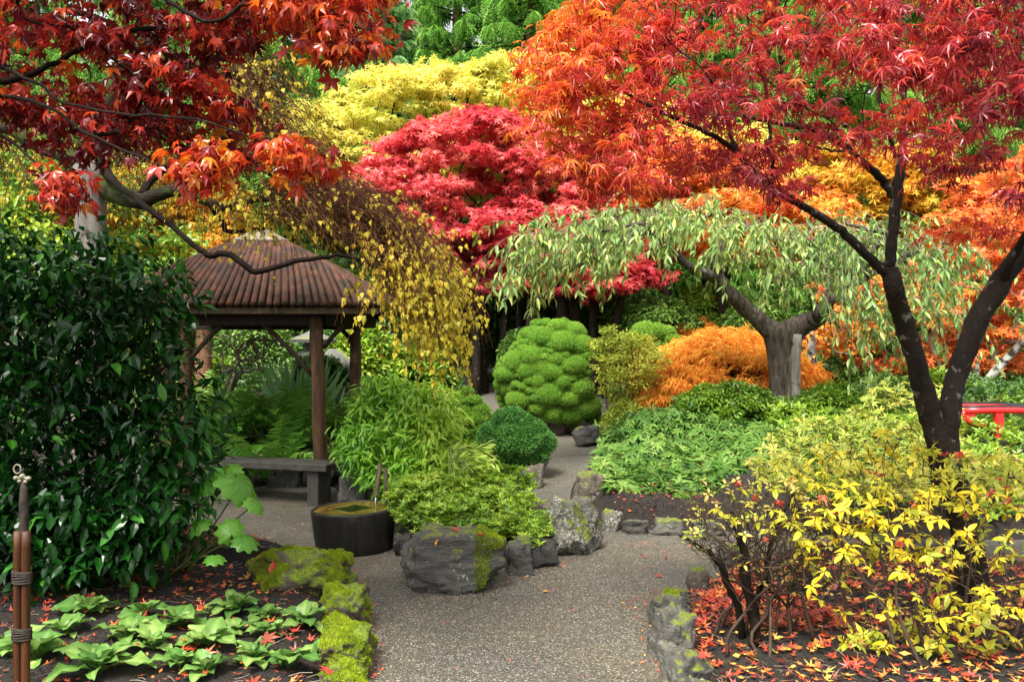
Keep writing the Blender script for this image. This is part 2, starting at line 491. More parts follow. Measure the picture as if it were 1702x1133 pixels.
def solid(name, c1, c2, scale=12, rough=0.75, bump=0.4, bscale=None, stretch=(1, 1, 1), c3=None, t3=(0.55, 0.7), s3=4, spec=0.2, dist=0.02, metal=0.0):
    """two-tone noise colour, a third patch colour (moss, lichen), bump"""
    m, nt, out = newmat(name)
    tc = N_(nt, 'ShaderNodeTexCoord'); mp = N_(nt, 'ShaderNodeMapping'); mp.inputs['Scale'].default_value = stretch
    nt.links.new(tc.outputs['Object'], mp.inputs['Vector'])
    f = texn(nt, scale, 6, 0.65, vec=mp.outputs[0])
    c = ramp(nt, [(0.3, c1), (0.7, c2)], f)
    if c3 is not None:
        g = texn(nt, s3, 5, 0.6)
        c = mixc(nt, ramp(nt, [(t3[0], (0, 0, 0)), (t3[1], (1, 1, 1))], g), c, c3)
    b = N_(nt, 'ShaderNodeBsdfPrincipled'); b.inputs['Roughness'].default_value = rough; b.inputs['Specular IOR Level'].default_value = spec
    b.inputs['Metallic'].default_value = metal
    nt.links.new(c, b.inputs['Base Color'])
    if bump:
        h = texn(nt, bscale or scale * 2.5, 8, 0.7, vec=mp.outputs[0])
        bp = N_(nt, 'ShaderNodeBump'); bp.inputs['Strength'].default_value = bump; bp.inputs['Distance'].default_value = dist
        nt.links.new(h, bp.inputs['Height']); nt.links.new(bp.outputs[0], b.inputs['Normal'])
    nt.links.new(b.outputs[0], out.inputs[0])
    return m
def rockmat(name, c1, c2, moss=0.5, lichen=0.0, mossc=(0.16, 0.2, 0.02), seed=0.0, wet=0.45):
    m, nt, out = newmat(name)
    tc = N_(nt, 'ShaderNodeTexCoord'); mp = N_(nt, 'ShaderNodeMapping'); mp.inputs['Location'].default_value = (seed, seed * 2, 0)
    nt.links.new(tc.outputs['Object'], mp.inputs['Vector'])
    mp2 = N_(nt, 'ShaderNodeMapping'); mp2.inputs['Rotation'].default_value = (0.4, 0.7, 0.3); mp2.inputs['Scale'].default_value = (1, 1, 5)
    nt.links.new(mp.outputs[0], mp2.inputs['Vector'])
    f = texn(nt, 7, 8, 0.72, vec=mp2.outputs[0])
    c = ramp(nt, [(0.28, c1), (0.52, tuple((a + b) / 2 for a, b in zip(c1, c2))), (0.75, c2)], f)
    rgh = ramp(nt, [(0.3, (wet, wet, wet)), (0.8, (0.85, 0.85, 0.85))], f)
    geo = N_(nt, 'ShaderNodeNewGeometry'); sx = N_(nt, 'ShaderNodeSeparateXYZ'); nt.links.new(geo.outputs['Normal'], sx.inputs[0])
    if lichen > 0:
        v = texn(nt, 38, 5, 0.75, vec=mp.outputs[0]); v0 = texn(nt, 4.5, 3, 0.6, vec=mp.outputs[0])
        fa = mixc(nt, 1.0, ramp(nt, [(0.60 - 0.12 * lichen, (0, 0, 0)), (0.66 - 0.08 * lichen, (1, 1, 1))], v), ramp(nt, [(0.50 - .08 * lichen, (0, 0, 0)), (0.64 - .08 * lichen, (1, 1, 1))], v0), 'MULTIPLY')
        c = mixc(nt, fa, c, (0.36, 0.36, 0.30))
    if moss > 0:
        g = texn(nt, 5, 6, 0.65, vec=mp.outputs[0])
        a = N_(nt, 'ShaderNodeMath', operation='MULTIPLY_ADD'); nt.links.new(sx.outputs[2], a.inputs[0]); a.inputs[1].default_value = 0.22; nt.links.new(g, a.inputs[2])
        fac = ramp(nt, [(0.80 - 0.3 * moss, (0, 0, 0)), (0.90 - 0.3 * moss, (1, 1, 1))], a.outputs[0])
        g2 = texn(nt, 45, 4, 0.7, vec=mp.outputs[0])
        mc = ramp(nt, [(0.3, tuple(0.35 * x for x in mossc)), (0.6, mossc), (0.8, (mossc[0] * 2, mossc[1] * 1.7, mossc[2]))], g2)
        c = mixc(nt, fac, c, mc)
        rgh = mixc(nt, fac, rgh, (0.95, 0.95, 0.95))
    b = N_(nt, 'ShaderNodeBsdfPrincipled'); nt.links.new(c, b.inputs['Base Color']); nt.links.new(rgh, b.inputs['Roughness'])
    h = texn(nt, 14, 10, 0.75, vec=mp2.outputs[0]); h2 = texn(nt, 70, 4, 0.7, vec=mp.outputs[0])
    ad = N_(nt, 'ShaderNodeMath', operation='MULTIPLY_ADD'); nt.links.new(h2, ad.inputs[0]); ad.inputs[1].default_value = 0.25; nt.links.new(h, ad.inputs[2])
    bp = N_(nt, 'ShaderNodeBump'); bp.inputs['Strength'].default_value = 0.9; bp.inputs['Distance'].default_value = 0.03
    nt.links.new(ad.outputs[0], bp.inputs['Height']); nt.links.new(bp.outputs[0], b.inputs['Normal'])
    nt.links.new(b.outputs[0], out.inputs[0])
    return m
# ------------------------------------------------------------------ palettes
BARK_DK = solid('dark_bark', (0.004, 0.003, 0.002), (0.020, 0.013, 0.008), 9, 0.85, 0.8, 30, (1, 1, 0.3), c3=(0.035, 0.04, 0.018), t3=(0.62, 0.72), s3=14, spec=0.12)
BARK_MAPLE = solid('maple_bark', (0.004, 0.0025, 0.0015), (0.022, 0.014, 0.008), 9, 0.6, 0.9, 34, (1, 1, 0.8), c3=(0.12, 0.115, 0.09), t3=(0.60, 0.64), s3=16)
BARK_CHERRY = solid('cherry_bark', (0.012, 0.009, 0.007), (0.16, 0.13, 0.105), 14, 0.8, 1.0, 20, (1.6, 1.6, 0.35), c3=(0.2, 0.2, 0.16), t3=(0.60, 0.70), s3=6, dist=0.05)
BARK_PALE = solid('pale_bark', (0.10, 0.095, 0.08), (0.34, 0.32, 0.28), 6, 0.8, 0.7, 22, (2, 2, 0.35), c3=(0.03, 0.028, 0.022), t3=(0.55, 0.66), s3=5)
BARK_LICHEN = solid('lichen_bark', (0.12, 0.12, 0.10), (0.42, 0.43, 0.38), 10, 0.85, 0.6, 30, c3=(0.03, 0.028, 0.022), t3=(0.52, 0.6), s3=9)
BARK_RED = solid('reddish_bark', (0.09, 0.04, 0.022), (0.24, 0.12, 0.07), 6, 0.85, 0.8, 20, (2, 2, 0.3))
BARK_MOSS = solid('mossy_bark', (0.012, 0.010, 0.007), (0.035, 0.028, 0.018), 9, 0.85, 0.9, 25, c3=(0.05, 0.075, 0.012), t3=(0.45, 0.55), s3=6)
TWIG = solid('brown_twig', (0.035, 0.014, 0.008), (0.13, 0.055, 0.03), 4, 0.85, 0, spec=.1)
TWIG_PALE = solid('grey_twig', (0.10, 0.075, 0.055), (0.26, 0.21, 0.16), 5, 0.7, 0)
TWIG_DK = solid('dark_twig', (0.02, 0.013, 0.010), (0.07, 0.045, 0.03), 5, 0.7, 0)
STEM_G = solid('green_stem', (0.10, 0.16, 0.03), (0.25, 0.28, 0.09), 5, 0.5, 0)
L_MAPLE_R = leafmat('maple_leaf_dark_red', [(0.10, 0.008, 0.014), (0.26, 0.014, 0.014), (0.52, 0.035, 0.014), (0.74, 0.11, 0.012), (0.80, 0.30, 0.02)], 0.28, 0.5, 0.55, ns=4, spots=(0.06, 0.012, 0.01))
L_MAPLE_C = leafmat('maple_leaf_crimson', [(0.20, 0.020, 0.032), (0.50, 0.045, 0.050), (0.74, 0.08, 0.055), (0.86, 0.16, 0.035), (0.90, 0.34, 0.03)], 0.33, 0.48, 0.6, ns=3, spots=(0.22, 0.02, 0.03))
L_PINK = leafmat('maple_leaf_pink_red', [(0.46, 0.035, 0.055), (0.76, 0.08, 0.10), (0.88, 0.17, 0.17), (0.90, 0.28, 0.20)], 0.55, 0.38, 0.3, ns=1.5, spots=(0.4, 0.02, 0.04))
L_YEL = leafmat('maple_leaf_yellow', [(0.38, 0.48, 0.08), (0.64, 0.66, 0.12), (0.82, 0.76, 0.18), (0.88, 0.70, 0.24)], 0.6, 0.4, 0.3, ns=1.2, spots=(0.6, 0.5, 0.03))
L_ORANGE = leafmat('maple_leaf_orange', [(0.70, 0.50, 0.05), (0.82, 0.34, 0.05), (0.85, 0.18, 0.08), (0.84, 0.36, 0.06)], 0.55, 0.4, 0.3, ns=1.0, spots=(0.55, 0.10, 0.02))
L_GOLD = leafmat('leaf_gold_green', [(0.16, 0.24, 0.03), (0.48, 0.45, 0.04), (0.72, 0.45, 0.04), (0.72, 0.26, 0.03)], 0.6, 0.4, 0.3, ns=0.9)
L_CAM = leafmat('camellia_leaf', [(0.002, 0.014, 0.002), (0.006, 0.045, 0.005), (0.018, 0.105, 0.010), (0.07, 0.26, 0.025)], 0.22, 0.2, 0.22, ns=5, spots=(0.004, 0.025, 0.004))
L_BIRCH = leafmat('birch_leaf', [(0.40, 0.38, 0.05), (0.78, 0.66, 0.05), (0.88, 0.70, 0.06), (0.80, 0.46, 0.06)], 0.5, 0.5, 0.4)
L_CHERRY = leafmat('cherry_leaf', [(0.07, 0.19, 0.03), (0.16, 0.29, 0.05), (0.32, 0.42, 0.10), (0.60, 0.55, 0.12)], 0.42, 0.35, 0.5, ns=3, spots=(0.24, 0.30, 0.10))
L_MOUND = leafmat('mound_leaf', [(0.08, 0.20, 0.015), (0.17, 0.34, 0.03), (0.29, 0.48, 0.05), (0.42, 0.58, 0.09)], 0.6, 0.25, 0.3, ns=3, spots=(0.07, 0.18, 0.015))
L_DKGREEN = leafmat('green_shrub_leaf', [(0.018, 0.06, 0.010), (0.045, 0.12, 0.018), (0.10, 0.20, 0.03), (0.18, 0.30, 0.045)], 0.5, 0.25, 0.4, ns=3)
L_LACE = leafmat('laceleaf_orange', [(0.80, 0.22, 0.03), (0.90, 0.36, 0.05), (0.92, 0.46, 0.07), (0.92, 0.56, 0.10)], 0.6, 0.45, 0.25, ns=2)
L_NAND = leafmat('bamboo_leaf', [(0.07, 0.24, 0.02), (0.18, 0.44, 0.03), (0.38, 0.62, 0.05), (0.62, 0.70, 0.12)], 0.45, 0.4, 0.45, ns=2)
L_AZ = leafmat('azalea_green_leaf', [(0.05, 0.14, 0.012), (0.15, 0.29, 0.02), (0.30, 0.45, 0.035), (0.50, 0.56, 0.06)], 0.42, 0.35, 0.45, ns=3)
L_HELL = leafmat('hellebore_leaf', [(0.012, 0.045, 0.006), (0.045, 0.125, 0.016), (0.12, 0.235, 0.035), (0.31, 0.42, 0.11)], 0.55, 0.3, 0.22, ns=3)
L_YAZ = leafmat('azalea_yellow_leaf', [(0.22, 0.34, 0.03), (0.50, 0.52, 0.03), (0.78, 0.62, 0.02), (0.80, 0.48, 0.03)], 0.4, 0.42, 0.4, ns=5, spots=(0.5, 0.26, 0.03))
L_PEACH = leafmat('azalea_peach_leaf', [(0.13, 0.24, 0.03), (0.32, 0.40, 0.05), (0.58, 0.52, 0.09), (0.68, 0.40, 0.15)], 0.5, 0.4, 0.35, ns=3)
L_PRIM = leafmat('primula_leaf', [(0.04, 0.12, 0.02), (0.095, 0.20, 0.035), (0.20, 0.33, 0.07), (0.40, 0.52, 0.16)], 0.45, 0.35, 0.4, ns=8, spots=(0.10, 0.28, 0.06))
L_FERN = leafmat('fern_leaf', [(0.04, 0.16, 0.015), (0.08, 0.27, 0.025), (0.16, 0.38, 0.045), (0.3, 0.5, 0.08)], 0.55, 0.35, 0.3, ns=3)
L_IRIS = leafmat('iris_blade', [(0.09, 0.28, 0.08), (0.18, 0.42, 0.14), (0.34, 0.58, 0.24)], 0.45, 0.3, 0.4)
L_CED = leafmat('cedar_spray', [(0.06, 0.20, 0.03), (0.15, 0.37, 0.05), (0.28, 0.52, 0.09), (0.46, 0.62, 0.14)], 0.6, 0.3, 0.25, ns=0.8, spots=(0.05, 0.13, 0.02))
L_PINE = leafmat('pine_spray', [(0.12, 0.30, 0.10), (0.24, 0.46, 0.16), (0.4, 0.6, 0.26)], 0.6, 0.3, 0.25, ns=0.8)
L_LITTER = leafmat('fallen_leaf', [(0.10, 0.05, 0.025), (0.22, 0.05, 0.03), (0.46, 0.03, 0.025), (0.58, 0.08, 0.02), (0.60, 0.26, 0.05), (0.62, 0.44, 0.08)], 0.42, 0.15, 0.5, ns=12, spots=(0.22, 0.06, 0.03))
WOOD_DK = solid('dark_timber', (0.012, 0.008, 0.006), (0.045, 0.028, 0.018), 5, 0.7, 0.5, 20, (6, 6, 0.6))
WOOD_POST = solid('weathered_post', (0.03, 0.016, 0.008), (0.14, 0.08, 0.042), 6, 0.75, 0.6, 22, (3, 3, 0.4), c3=(0.22, 0.15, 0.09), t3=(0.6, 0.75), s3=5)
STONE_BENCH = solid('bench_stone', (0.03, 0.03, 0.026), (0.085, 0.082, 0.07), 9, 0.6, 0.3, 50)
SOIL_M = None

# ------------------------------------------------------------------ the ground
def soil():
    m, nt, out = newmat('soil')
    f = texn(nt, 3, 6, 0.7, 'Object'); g = texn(nt, 40, 6, 0.8, 'Object')
    c = ramp(nt, [(0.3, (0.006, 0.004, 0.003)), (0.6, (0.018, 0.012, 0.008)), (0.8, (0.05, 0.033, 0.02))], g)
    c = mixc(nt, ramp(nt, [(0.56, (0, 0, 0)), (0.7, (0.6, 0.6, 0.6))], f), c, (0.05, 0.06, 0.012))
    b = N_(nt, 'ShaderNodeBsdfPrincipled'); b.inputs['Roughness'].default_value = 0.9; nt.links.new(c, b.inputs['Base Color'])
    bp = N_(nt, 'ShaderNodeBump'); bp.inputs['Strength'].default_value = 1; bp.inputs['Distance'].default_value = 0.03
    nt.links.new(g, bp.inputs['Height']); nt.links.new(bp.outputs[0], b.inputs['Normal']); nt.links.new(b.outputs[0], out.inputs[0]); return m
SOIL = soil()
def gravel():
    m, nt, out = newmat('exposed_aggregate')
    tc = N_(nt, 'ShaderNodeTexCoord')
    wv = N_(nt, 'ShaderNodeTexNoise'); wv.inputs['Scale'].default_value = 30; nt.links.new(tc.outputs['Object'], wv.inputs['Vector'])
    warp = mixc(nt, 0.015, (0, 0, 0), (0, 0, 0))
    add = N_(nt, 'ShaderNodeVectorMath', operation='MULTIPLY_ADD'); nt.links.new(wv.outputs['Color'], add.inputs[0]); add.inputs[1].default_value = (0.012, 0.012, 0.012); nt.links.new(tc.outputs['Object'], add.inputs[2])
    def vor(sc, feat='F1'):
        v = N_(nt, 'ShaderNodeTexVoronoi', feature=feat); v.inputs['Scale'].default_value = sc; nt.links.new(add.outputs[0], v.inputs['Vector']); return v
    v = vor(105); v2 = vor(62)
    sep = N_(nt, 'ShaderNodeSeparateColor'); nt.links.new(v.outputs['Color'], sep.inputs[0])
    c = ramp(nt, [(0.0, (0.034, 0.033, 0.029)), (0.3, (0.076, 0.072, 0.062)), (0.6, (0.124, 0.116, 0.097)), (0.8, (0.165, 0.153, 0.122)), (0.93, (0.24, 0.22, 0.18)), (1.0, (0.45, 0.42, 0.36))], sep.outputs[0])
    sep2 = N_(nt, 'ShaderNodeSeparateColor'); nt.links.new(v2.outputs['Color'], sep2.inputs[0])
    big = ramp(nt, [(0.955, (0, 0, 0)), (0.97, (1, 1, 1))], sep2.outputs[1]); bd = ramp(nt, [(0.28, (1, 1, 1)), (0.36, (0, 0, 0))], v2.outputs['Distance'])
    c = mixc(nt, mixc(nt, 1.0, big, bd, 'MULTIPLY'), c, (0.38, 0.36, 0.30))
    edge = ramp(nt, [(0.35, (0, 0, 0)), (0.62, (0.75, 0.75, 0.75))], v.outputs['Distance'])
    c = mixc(nt, edge, c, (0.05, 0.047, 0.038))
    stain = texn(nt, 1.3, 5, 0.6)
    c = mixc(nt, ramp(nt, [(0.38, (0, 0, 0)), (0.62, (0.7, 0.7, 0.7))], stain), c, mixc(nt, 1.0, c, (1.18, 1.10, 0.90), 'MULTIPLY'))
    st2 = texn(nt, 0.7, 4, 0.6)
    c = mixc(nt, ramp(nt, [(0.42, (0, 0, 0)), (0.6, (0.6, 0.6, 0.6))], st2), c, mixc(nt, 1.0, c, (0.50, 0.50, 0.50), 'MULTIPLY'))
    b = N_(nt, 'ShaderNodeBsdfPrincipled'); nt.links.new(c, b.inputs['Base Color'])
    nt.links.new(ramp(nt, [(0.35, (0.42, 0.42, 0.42)), (0.6, (0.7, 0.7, 0.7))], st2), b.inputs['Roughness'])
    bp = N_(nt, 'ShaderNodeBump'); bp.inputs['Strength'].default_value = 0.7; bp.inputs['Distance'].default_value = 0.006; bp.invert = True
    nt.links.new(v.outputs['Distance'], bp.inputs['Height']); nt.links.new(bp.outputs[0], b.inputs['Normal'])
    nt.links.new(b.outputs[0], out.inputs[0]); return m
GRAVEL = gravel()

path_px = [(580, 1400), (578, 1133), (572, 1040), (560, 985), (545, 950), (480, 925), (400, 905), (310, 890), (240, 872), (240, 826), (330, 806),
           (440, 800), (548, 806), (572, 842), (600, 872), (655, 900), (690, 925), (745, 945), (810, 945), (850, 930), (900, 920), (950, 905), (985, 897),
           (988, 889), (960, 880), (930, 864), (898, 850), (872, 836), (868, 812), (893, 790), (912, 768), (908, 742), (885, 722), (850, 705),
           (818, 690), (800, 668), (790, 645), (782, 628), (776, 614), (790, 606), (822, 608), (826, 640), (824, 665), (846, 686), (880, 700), (906, 708), (950, 724),
           (1000, 746), (992, 772), (962, 792), (948, 822), (956, 846), (1000, 868), (1020, 877), (1060, 880), (1120, 881), (1200, 882), (1320, 884),
           (1480, 894), (1760, 897), (1900, 900), (1900, 945), (1700, 938), (1480, 930), (1320, 928), (1240, 942), (1196, 960), (1152, 990),
           (1116, 1018), (1118, 1060), (1130, 1100), (1150, 1140), (1190, 1400)]
PATH = smooth_path(Gs(path_px + path_px[:1]), 300)[:-1, :2]
def plain_noise(x, y, s): return (np.sin(x * s + np.sin(y * s * .8) * 1.3) + np.sin(y * s * 1.2 + np.sin(x * s * .7 + 1.4) * 1.4)) / 2
def ground_h(x, y):
    x = np.asarray(x, float).ravel(); y = np.asarray(y, float).ravel(); q = np.stack([x, y], 1)
    d = poly_dist(q, PATH); ins = in_poly(q, PATH)
    amp = np.full(len(x), 0.30)
    amp = np.where((y < 6.0) & (x < 0), 0.16, amp)
    amp = np.where((y < 6.3) & (x > 0), 0.15, amp)
    amp = np.where((y > 7.4) & (x > 0.3), 0.30 + 0.35 * np.clip((y - 7.6) / 3, 0, 1), amp)
    amp = np.where((y > 11.0) & (np.abs(x) < 2.2), .08, amp)
    amp = np.where((y > 8.6) & (x < -0.8) & ~((y > 11) & (x > -2.2)), 0.38 + 0.3 * np.clip((y - 9) / 4, 0, 1), amp)
    s = np.clip(d / 0.30, 0, 1); s = s * s * (3 - 2 * s)
    s2 = np.clip((d - 0.3) / 2.2, 0, 1)
    h = zb(y) + np.where(ins, -0.04 * np.clip(d / 0.05, 0, 1) - 0.004, amp * (0.65 * s + 0.35 * s2) + s * 0.025 * plain_noise(x, y, 5.0) + s2 * 0.06 * plain_noise(x, y, 1.3) - 0.004)
    return h
gx = np.concatenate([np.linspace(-16, -4, 70)[:-1], np.linspace(-4, 4.2, 165), np.linspace(4.2, 16, 70)[1:]])
gy = np.concatenate([np.linspace(-3, 3, 20)[:-1], np.linspace(3, 10, 160), np.linspace(10, 18, 80)[1:], np.linspace(18, 40, 60)[1:]])
X, Y = np.meshgrid(gx, gy); Z = ground_h(X, Y).reshape(X.shape)
i, j = np.meshgrid(np.arange(len(gy) - 1), np.arange(len(gx) - 1), indexing='ij'); nx = len(gx)
q = np.stack([i * nx + j, i * nx + j + 1, (i + 1) * nx + j + 1, (i + 1) * nx + j], -1).reshape(-1, 4)
V = np.stack([X, Y, Z], -1).reshape(-1, 3)
# outer ring out to the horizon
edge = [(-16, -3), (16, -3), (16, 40), (-16, 40)]; far = [(-600, -600), (600, -600), (600, 700), (-600, 700)]
b = len(V); EV = [(x, y, float(zb(y)) - 0.1) for x, y in edge] + [(x, y, -0.3 if y < 0 else 4.5) for x, y in far]
EF = [(b + k, b + (k + 1) % 4, b + 4 + (k + 1) % 4, b + 4 + k) for k in range(4)]
V = np.concatenate([V, EV]); q = np.concatenate([q, EF])
struct('ground', V, q, SOIL, smooth=True)

# the path: one sheet, filled and draped on the slope
inner = []
for yy in np.concatenate([np.arange(2.6, 9, 0.25), np.arange(9, 30, 0.5)]):
    for xx in np.arange(-6, 8, 0.3): inner.append((xx + 0.01, yy))
inner = np.array(inner); inner = inner[in_poly(inner, PATH) & (poly_dist(inner, PATH) > 0.08)]
pv = [Vector(p) for p in PATH] + [Vector(p) for p in inner]
res = delaunay_2d_cdt(pv, [(k, (k + 1) % len(PATH)) for k in range(len(PATH))], [list(range(len(PATH)))], 1, 1e-5)
pvx = np.array([[v.x, v.y] for v in res[0]]); pf = [f for f in res[2] if len(f) == 3]
cen = np.array([pvx[list(f)].mean(0) for f in pf]); keep = in_poly(cen, PATH)
pf = np.array(pf)[keep]
struct('garden_path', np.column_stack([pvx, zb(pvx[:, 1])]), pf, GRAVEL, smooth=True)
# the fine saw-cut joint across the path
j0, j1 = G(908, 757), G(994, 756)
jv = np.array([j0 + [0, -.006, .003], j1 + [0, -.006, .003], j1 + [0, .008, .003], j0 + [0, .008, .003]])
struct('path_joint', jv, np.array([[0, 1, 2, 3]]), solid('joint_dirt', (0.02, 0.018, 0.014), (0.035, 0.03, 0.024), 20, 0.9, 0))

# ------------------------------------------------------------------ rocks
U = rng.uniform
L_MOSS = leafmat('moss_blades', [(0.08, 0.13, 0.008), (0.18, 0.26, 0.012), (0.32, 0.42, 0.015), (0.48, 0.56, 0.03)], 0.8, 0.3, 0.2)
def ico(sub):
    import bmesh
    bm = bmesh.new(); bmesh.ops.create_icosphere(bm, subdivisions=sub, radius=1)
    V = np.array([v.co[:] for v in bm.verts]); Fa = np.array([[v.index for v in f.verts] for f in bm.faces]); bm.free(); return V, Fa
ICO = {s: ico(s) for s in (2, 3, 4, 5)}
def rock_shape(seed, sub=4, planes=16, rough=0.06, boxy=0.5, flat_top=0.0):
    r_ = np.random.default_rng(seed); V, Fa = ICO[sub]; V = unit(V)
    n = unit(r_.normal(0, 1, (planes, 3))); h = r_.uniform(0.72, 1.0, planes)
    ax = np.concatenate([np.eye(3), -np.eye(3)]) + r_.normal(0, 0.14, (6, 3)); hx = r_.uniform(0.8, 1.0, 6)
    if flat_top: hx[2] = 0.78
    n = np.concatenate([n, unit(ax)]); h = np.concatenate([h, hx * (1 - boxy * 0.3)])
    d = V @ n.T; r = np.min(np.where(d > 0.05, h / np.maximum(d, 0.05), 9), axis=1)
    r = np.minimum(r, 1.35)
    P0 = V * r[:, None]
    f = np.array([mnoise.fractal(Vector(p * 1.3 + seed * 3.1), 0.75, 2.1, 6) for p in P0])
    f2 = np.array([abs(mnoise.noise(Vector(p * 3.1 + seed * 1.7))) + .5 * abs(mnoise.noise(Vector(p * 7.3 + seed))) for p in P0])
    g = np.array([mnoise.ridged_multi_fractal(Vector(p * np.array([2.2, 2.2, 1.1]) + seed), 0.9, 2.2, 4, 1.0, 2.0) for p in P0])
    P0 = P0 * (1 + rough * f * 2.6 - rough * 0.6 * (g - 1.0) + rough * 1.3 * (f2 - .3))[:, None]
    P0 /= np.abs(P0).max(0)
    return P0, Fa
def rock(name, label, px, ybase, w, h, mat, seed, depth=0.8, sub=4, rz=0.0, cat='rock', group=None, kw={}, lift=0.0, D=None, tilt=0.0, tufts=None):
    if D is None: g = G(px, ybase)
    else: g = P(px, ybase, D)
    s = g[1] / F; W = w * s; H = h * s; dp = W * depth
    V, Fa = rock_shape(seed, sub, **kw)
    m = rotm('Z', rz) @ rotm('Y', tilt)
    V = V @ m.T; V = V / np.abs(V).max(0)
    V = V * np.array([W / 2, dp / 2, H * 0.62]) + [0, 0, H * 0.38]
    c = g + [0, dp / 2 * 0.92, lift]
    o = solo(name, label, cat, V + c, Fa, mat, c, group, smooth=True)
    if tufts:
        A = V[Fa]; fn = np.cross(A[:, 1] - A[:, 0], A[:, 2] - A[:, 0]); ar = np.linalg.norm(fn, axis=1); fn = fn / ar[:, None]
        cc = A.mean(1); wgt = ar * np.where((fn[:, 2] > tufts[1]) & (nz(cc, 9, seed) > tufts[2]) & (cc[:, 0] > tufts[3] * W), 1, 0); wgt = wgt / wgt.sum()
        k = rng.choice(len(Fa), tufts[0], p=wgt); b = rng.dirichlet((1, 1, 1), len(k)); p = (A[k] * b[:, :, None]).sum(1)
        up = unit(fn[k] + [0, 0, .6] + rng.normal(0, .5, p.shape)); sd = unit(np.cross(up, rng.normal(0, 1, p.shape)))
        hgt = U(.006, .017, len(p))[:, None]; T = np.stack([p - sd * .0022, p + sd * .0022, p + up * hgt], 1).reshape(-1, 3)
        link('moss', make_mesh('moss', T, np.arange(len(T)).reshape(-1, 3), L_MOSS, np.repeat(np.clip(.5 + .3 * nz(p, 14, seed) + rng.normal(0, .2, len(p)), 0, 1), 3)), o, 'stuff')
    return o, c, (W, dp, H)
R_DARK = rockmat('slate_rock', (0.014, 0.013, 0.011), (0.12, 0.115, 0.10), 0.42, 0.25, seed=1)
R_LICH = rockmat('lichen_rock', (0.03, 0.028, 0.022), (0.15, 0.145, 0.12), 0.5, 0.95, seed=3)
R_BROWN = rockmat('brown_rock', (0.035, 0.028, 0.02), (0.17, 0.14, 0.10), 0.5, 0.4, seed=5)
R_GREY = rockmat('grey_rock', (0.03, 0.029, 0.024), (0.16, 0.155, 0.13), 0.52, 0.35, seed=7, wet=0.35)
R_BLACK = rockmat('black_rock', (0.010, 0.009, 0.008), (0.065, 0.062, 0.055), 0.2, 0.2, seed=9, wet=0.3)
R_MOSSY = rockmat('moss_rock', (0.03, 0.025, 0.015), (0.13, 0.10, 0.06), 0.85, 0.1, (0.17, 0.24, 0.012), seed=11)
KW1 = dict(planes=12, rough=0.11, boxy=0.7, flat_top=1)
rock('boulder', 'large dark slate boulder with flat top and moss covered right end beside the path', 746, 990, 194, 112, R_DARK, 29, 0.85, 5, 0.25, kw=dict(planes=16, rough=0.085, boxy=0.6, flat_top=1), tufts=(14000, -.5, -.1, .22))
rock('boulder', 'rounded boulder blotched with white lichen and moss where the path bends', 955, 926, 122, 94, R_LICH, 15, 0.9, 5, 0.4, kw=dict(planes=18, rough=0.11, boxy=0.2), tufts=(3000, .0, .3, -1))
rock('boulder', 'upright squarish brown grey boulder standing left of the hellebores', 980, 851, 74, 72, R_BROWN, 33, 0.8, 5, 0.2, kw=KW1)
rock('rock', 'pale brown block shaped rock at the foot of the cloud pruned mound', 926, 723, 38, 42, R_BROWN, 12, 0.8, 4, 0.3, kw=KW1)
rock('rock', 'black angular rock lying at the far path edge by the orange maple', 974, 744, 52, 42, R_BLACK, 44, 0.8, 4, 0.5, kw=dict(planes=12, rough=0.14, boxy=0.3))
rock('rock', 'low dark rock wedged against the flat boulder under the green azalea', 862, 958, 56, 66, R_DARK, 52, 0.9, 4, 0.2, kw=KW1)
rock('rock', 'dark upright rock between the wedged rock and the lichen boulder', 905, 945, 52, 52, R_BLACK, 53, 0.9, 4, 0.2, kw=KW1)
rock('rock', 'small slanted black rock squeezed behind the stone tub and flat boulder', 668, 925, 36, 42, R_BLACK, 54, 1.2, 4, 0.2, kw=KW1)
G1 = 'stones edging the hellebore bed'
rock('kerb_stone', 'pale lichen covered edging stone below the upright boulder', 1018, 884, 38, 38, R_LICH, 61, 0.9, 4, 0.3, group=G1)
rock('kerb_stone', 'dark low edging stone in the middle of the hellebore bed kerb', 1060, 889, 52, 28, R_DARK, 62, 0.7, 4, 0, group=G1, kw=KW1)
rock('kerb_stone', 'grey flat edging stone at the right end of the hellebore bed kerb', 1116, 890, 62, 30, R_GREY, 63, 0.7, 4, 0, group=G1, kw=KW1)
rock('kerb_stone', 'grey edging stone half hidden by bare azalea twigs', 1178, 892, 62, 30, R_GREY, 64, 0.7, 4, 0, group=G1, kw=KW1)
G2 = 'stones edging the azalea bed'
rock('kerb_stone', 'upright pointed edging stone at the far corner of the leafy azalea bed', 1166, 985, 44, 46, R_BROWN, 71, 0.9, 4, 0.5, group=G2)
rock('kerb_stone', 'small flat wet edging stone behind the mossy kerb corner', 1136, 1006, 52, 26, R_GREY, 72, 0.9, 4, 0.2, group=G2, kw=KW1)
KW2 = dict(planes=13, rough=0.09, boxy=0.7, flat_top=1)
rock('kerb_stone', 'dark edging stone with tufts of moss where the kerb turns', 1118, 1052, 74, 62, R_DARK, 73, 1.1, 5, 0.3, group=G2, kw=KW2, tufts=(2500, .3, .25, -1))
rock('kerb_stone', 'long smooth grey edging stone beside red fallen leaves', 1128, 1112, 82, 92, R_GREY, 84, 1.2, 5, 0.2, group=G2, kw=KW2)
rock('kerb_stone', 'dark grey edging stone touching the bottom edge of the picture left of the leaves', 1150, 1178, 92, 104, R_GREY, 85, 1.2, 5, 0.3, group=G2, kw=KW2)
rock('kerb_stone', 'big grey edging stone cut by the bottom of the picture', 1190, 1262, 120, 120, R_DARK, 75, 0.9, 5, 0.4, group=G2, kw=KW2)
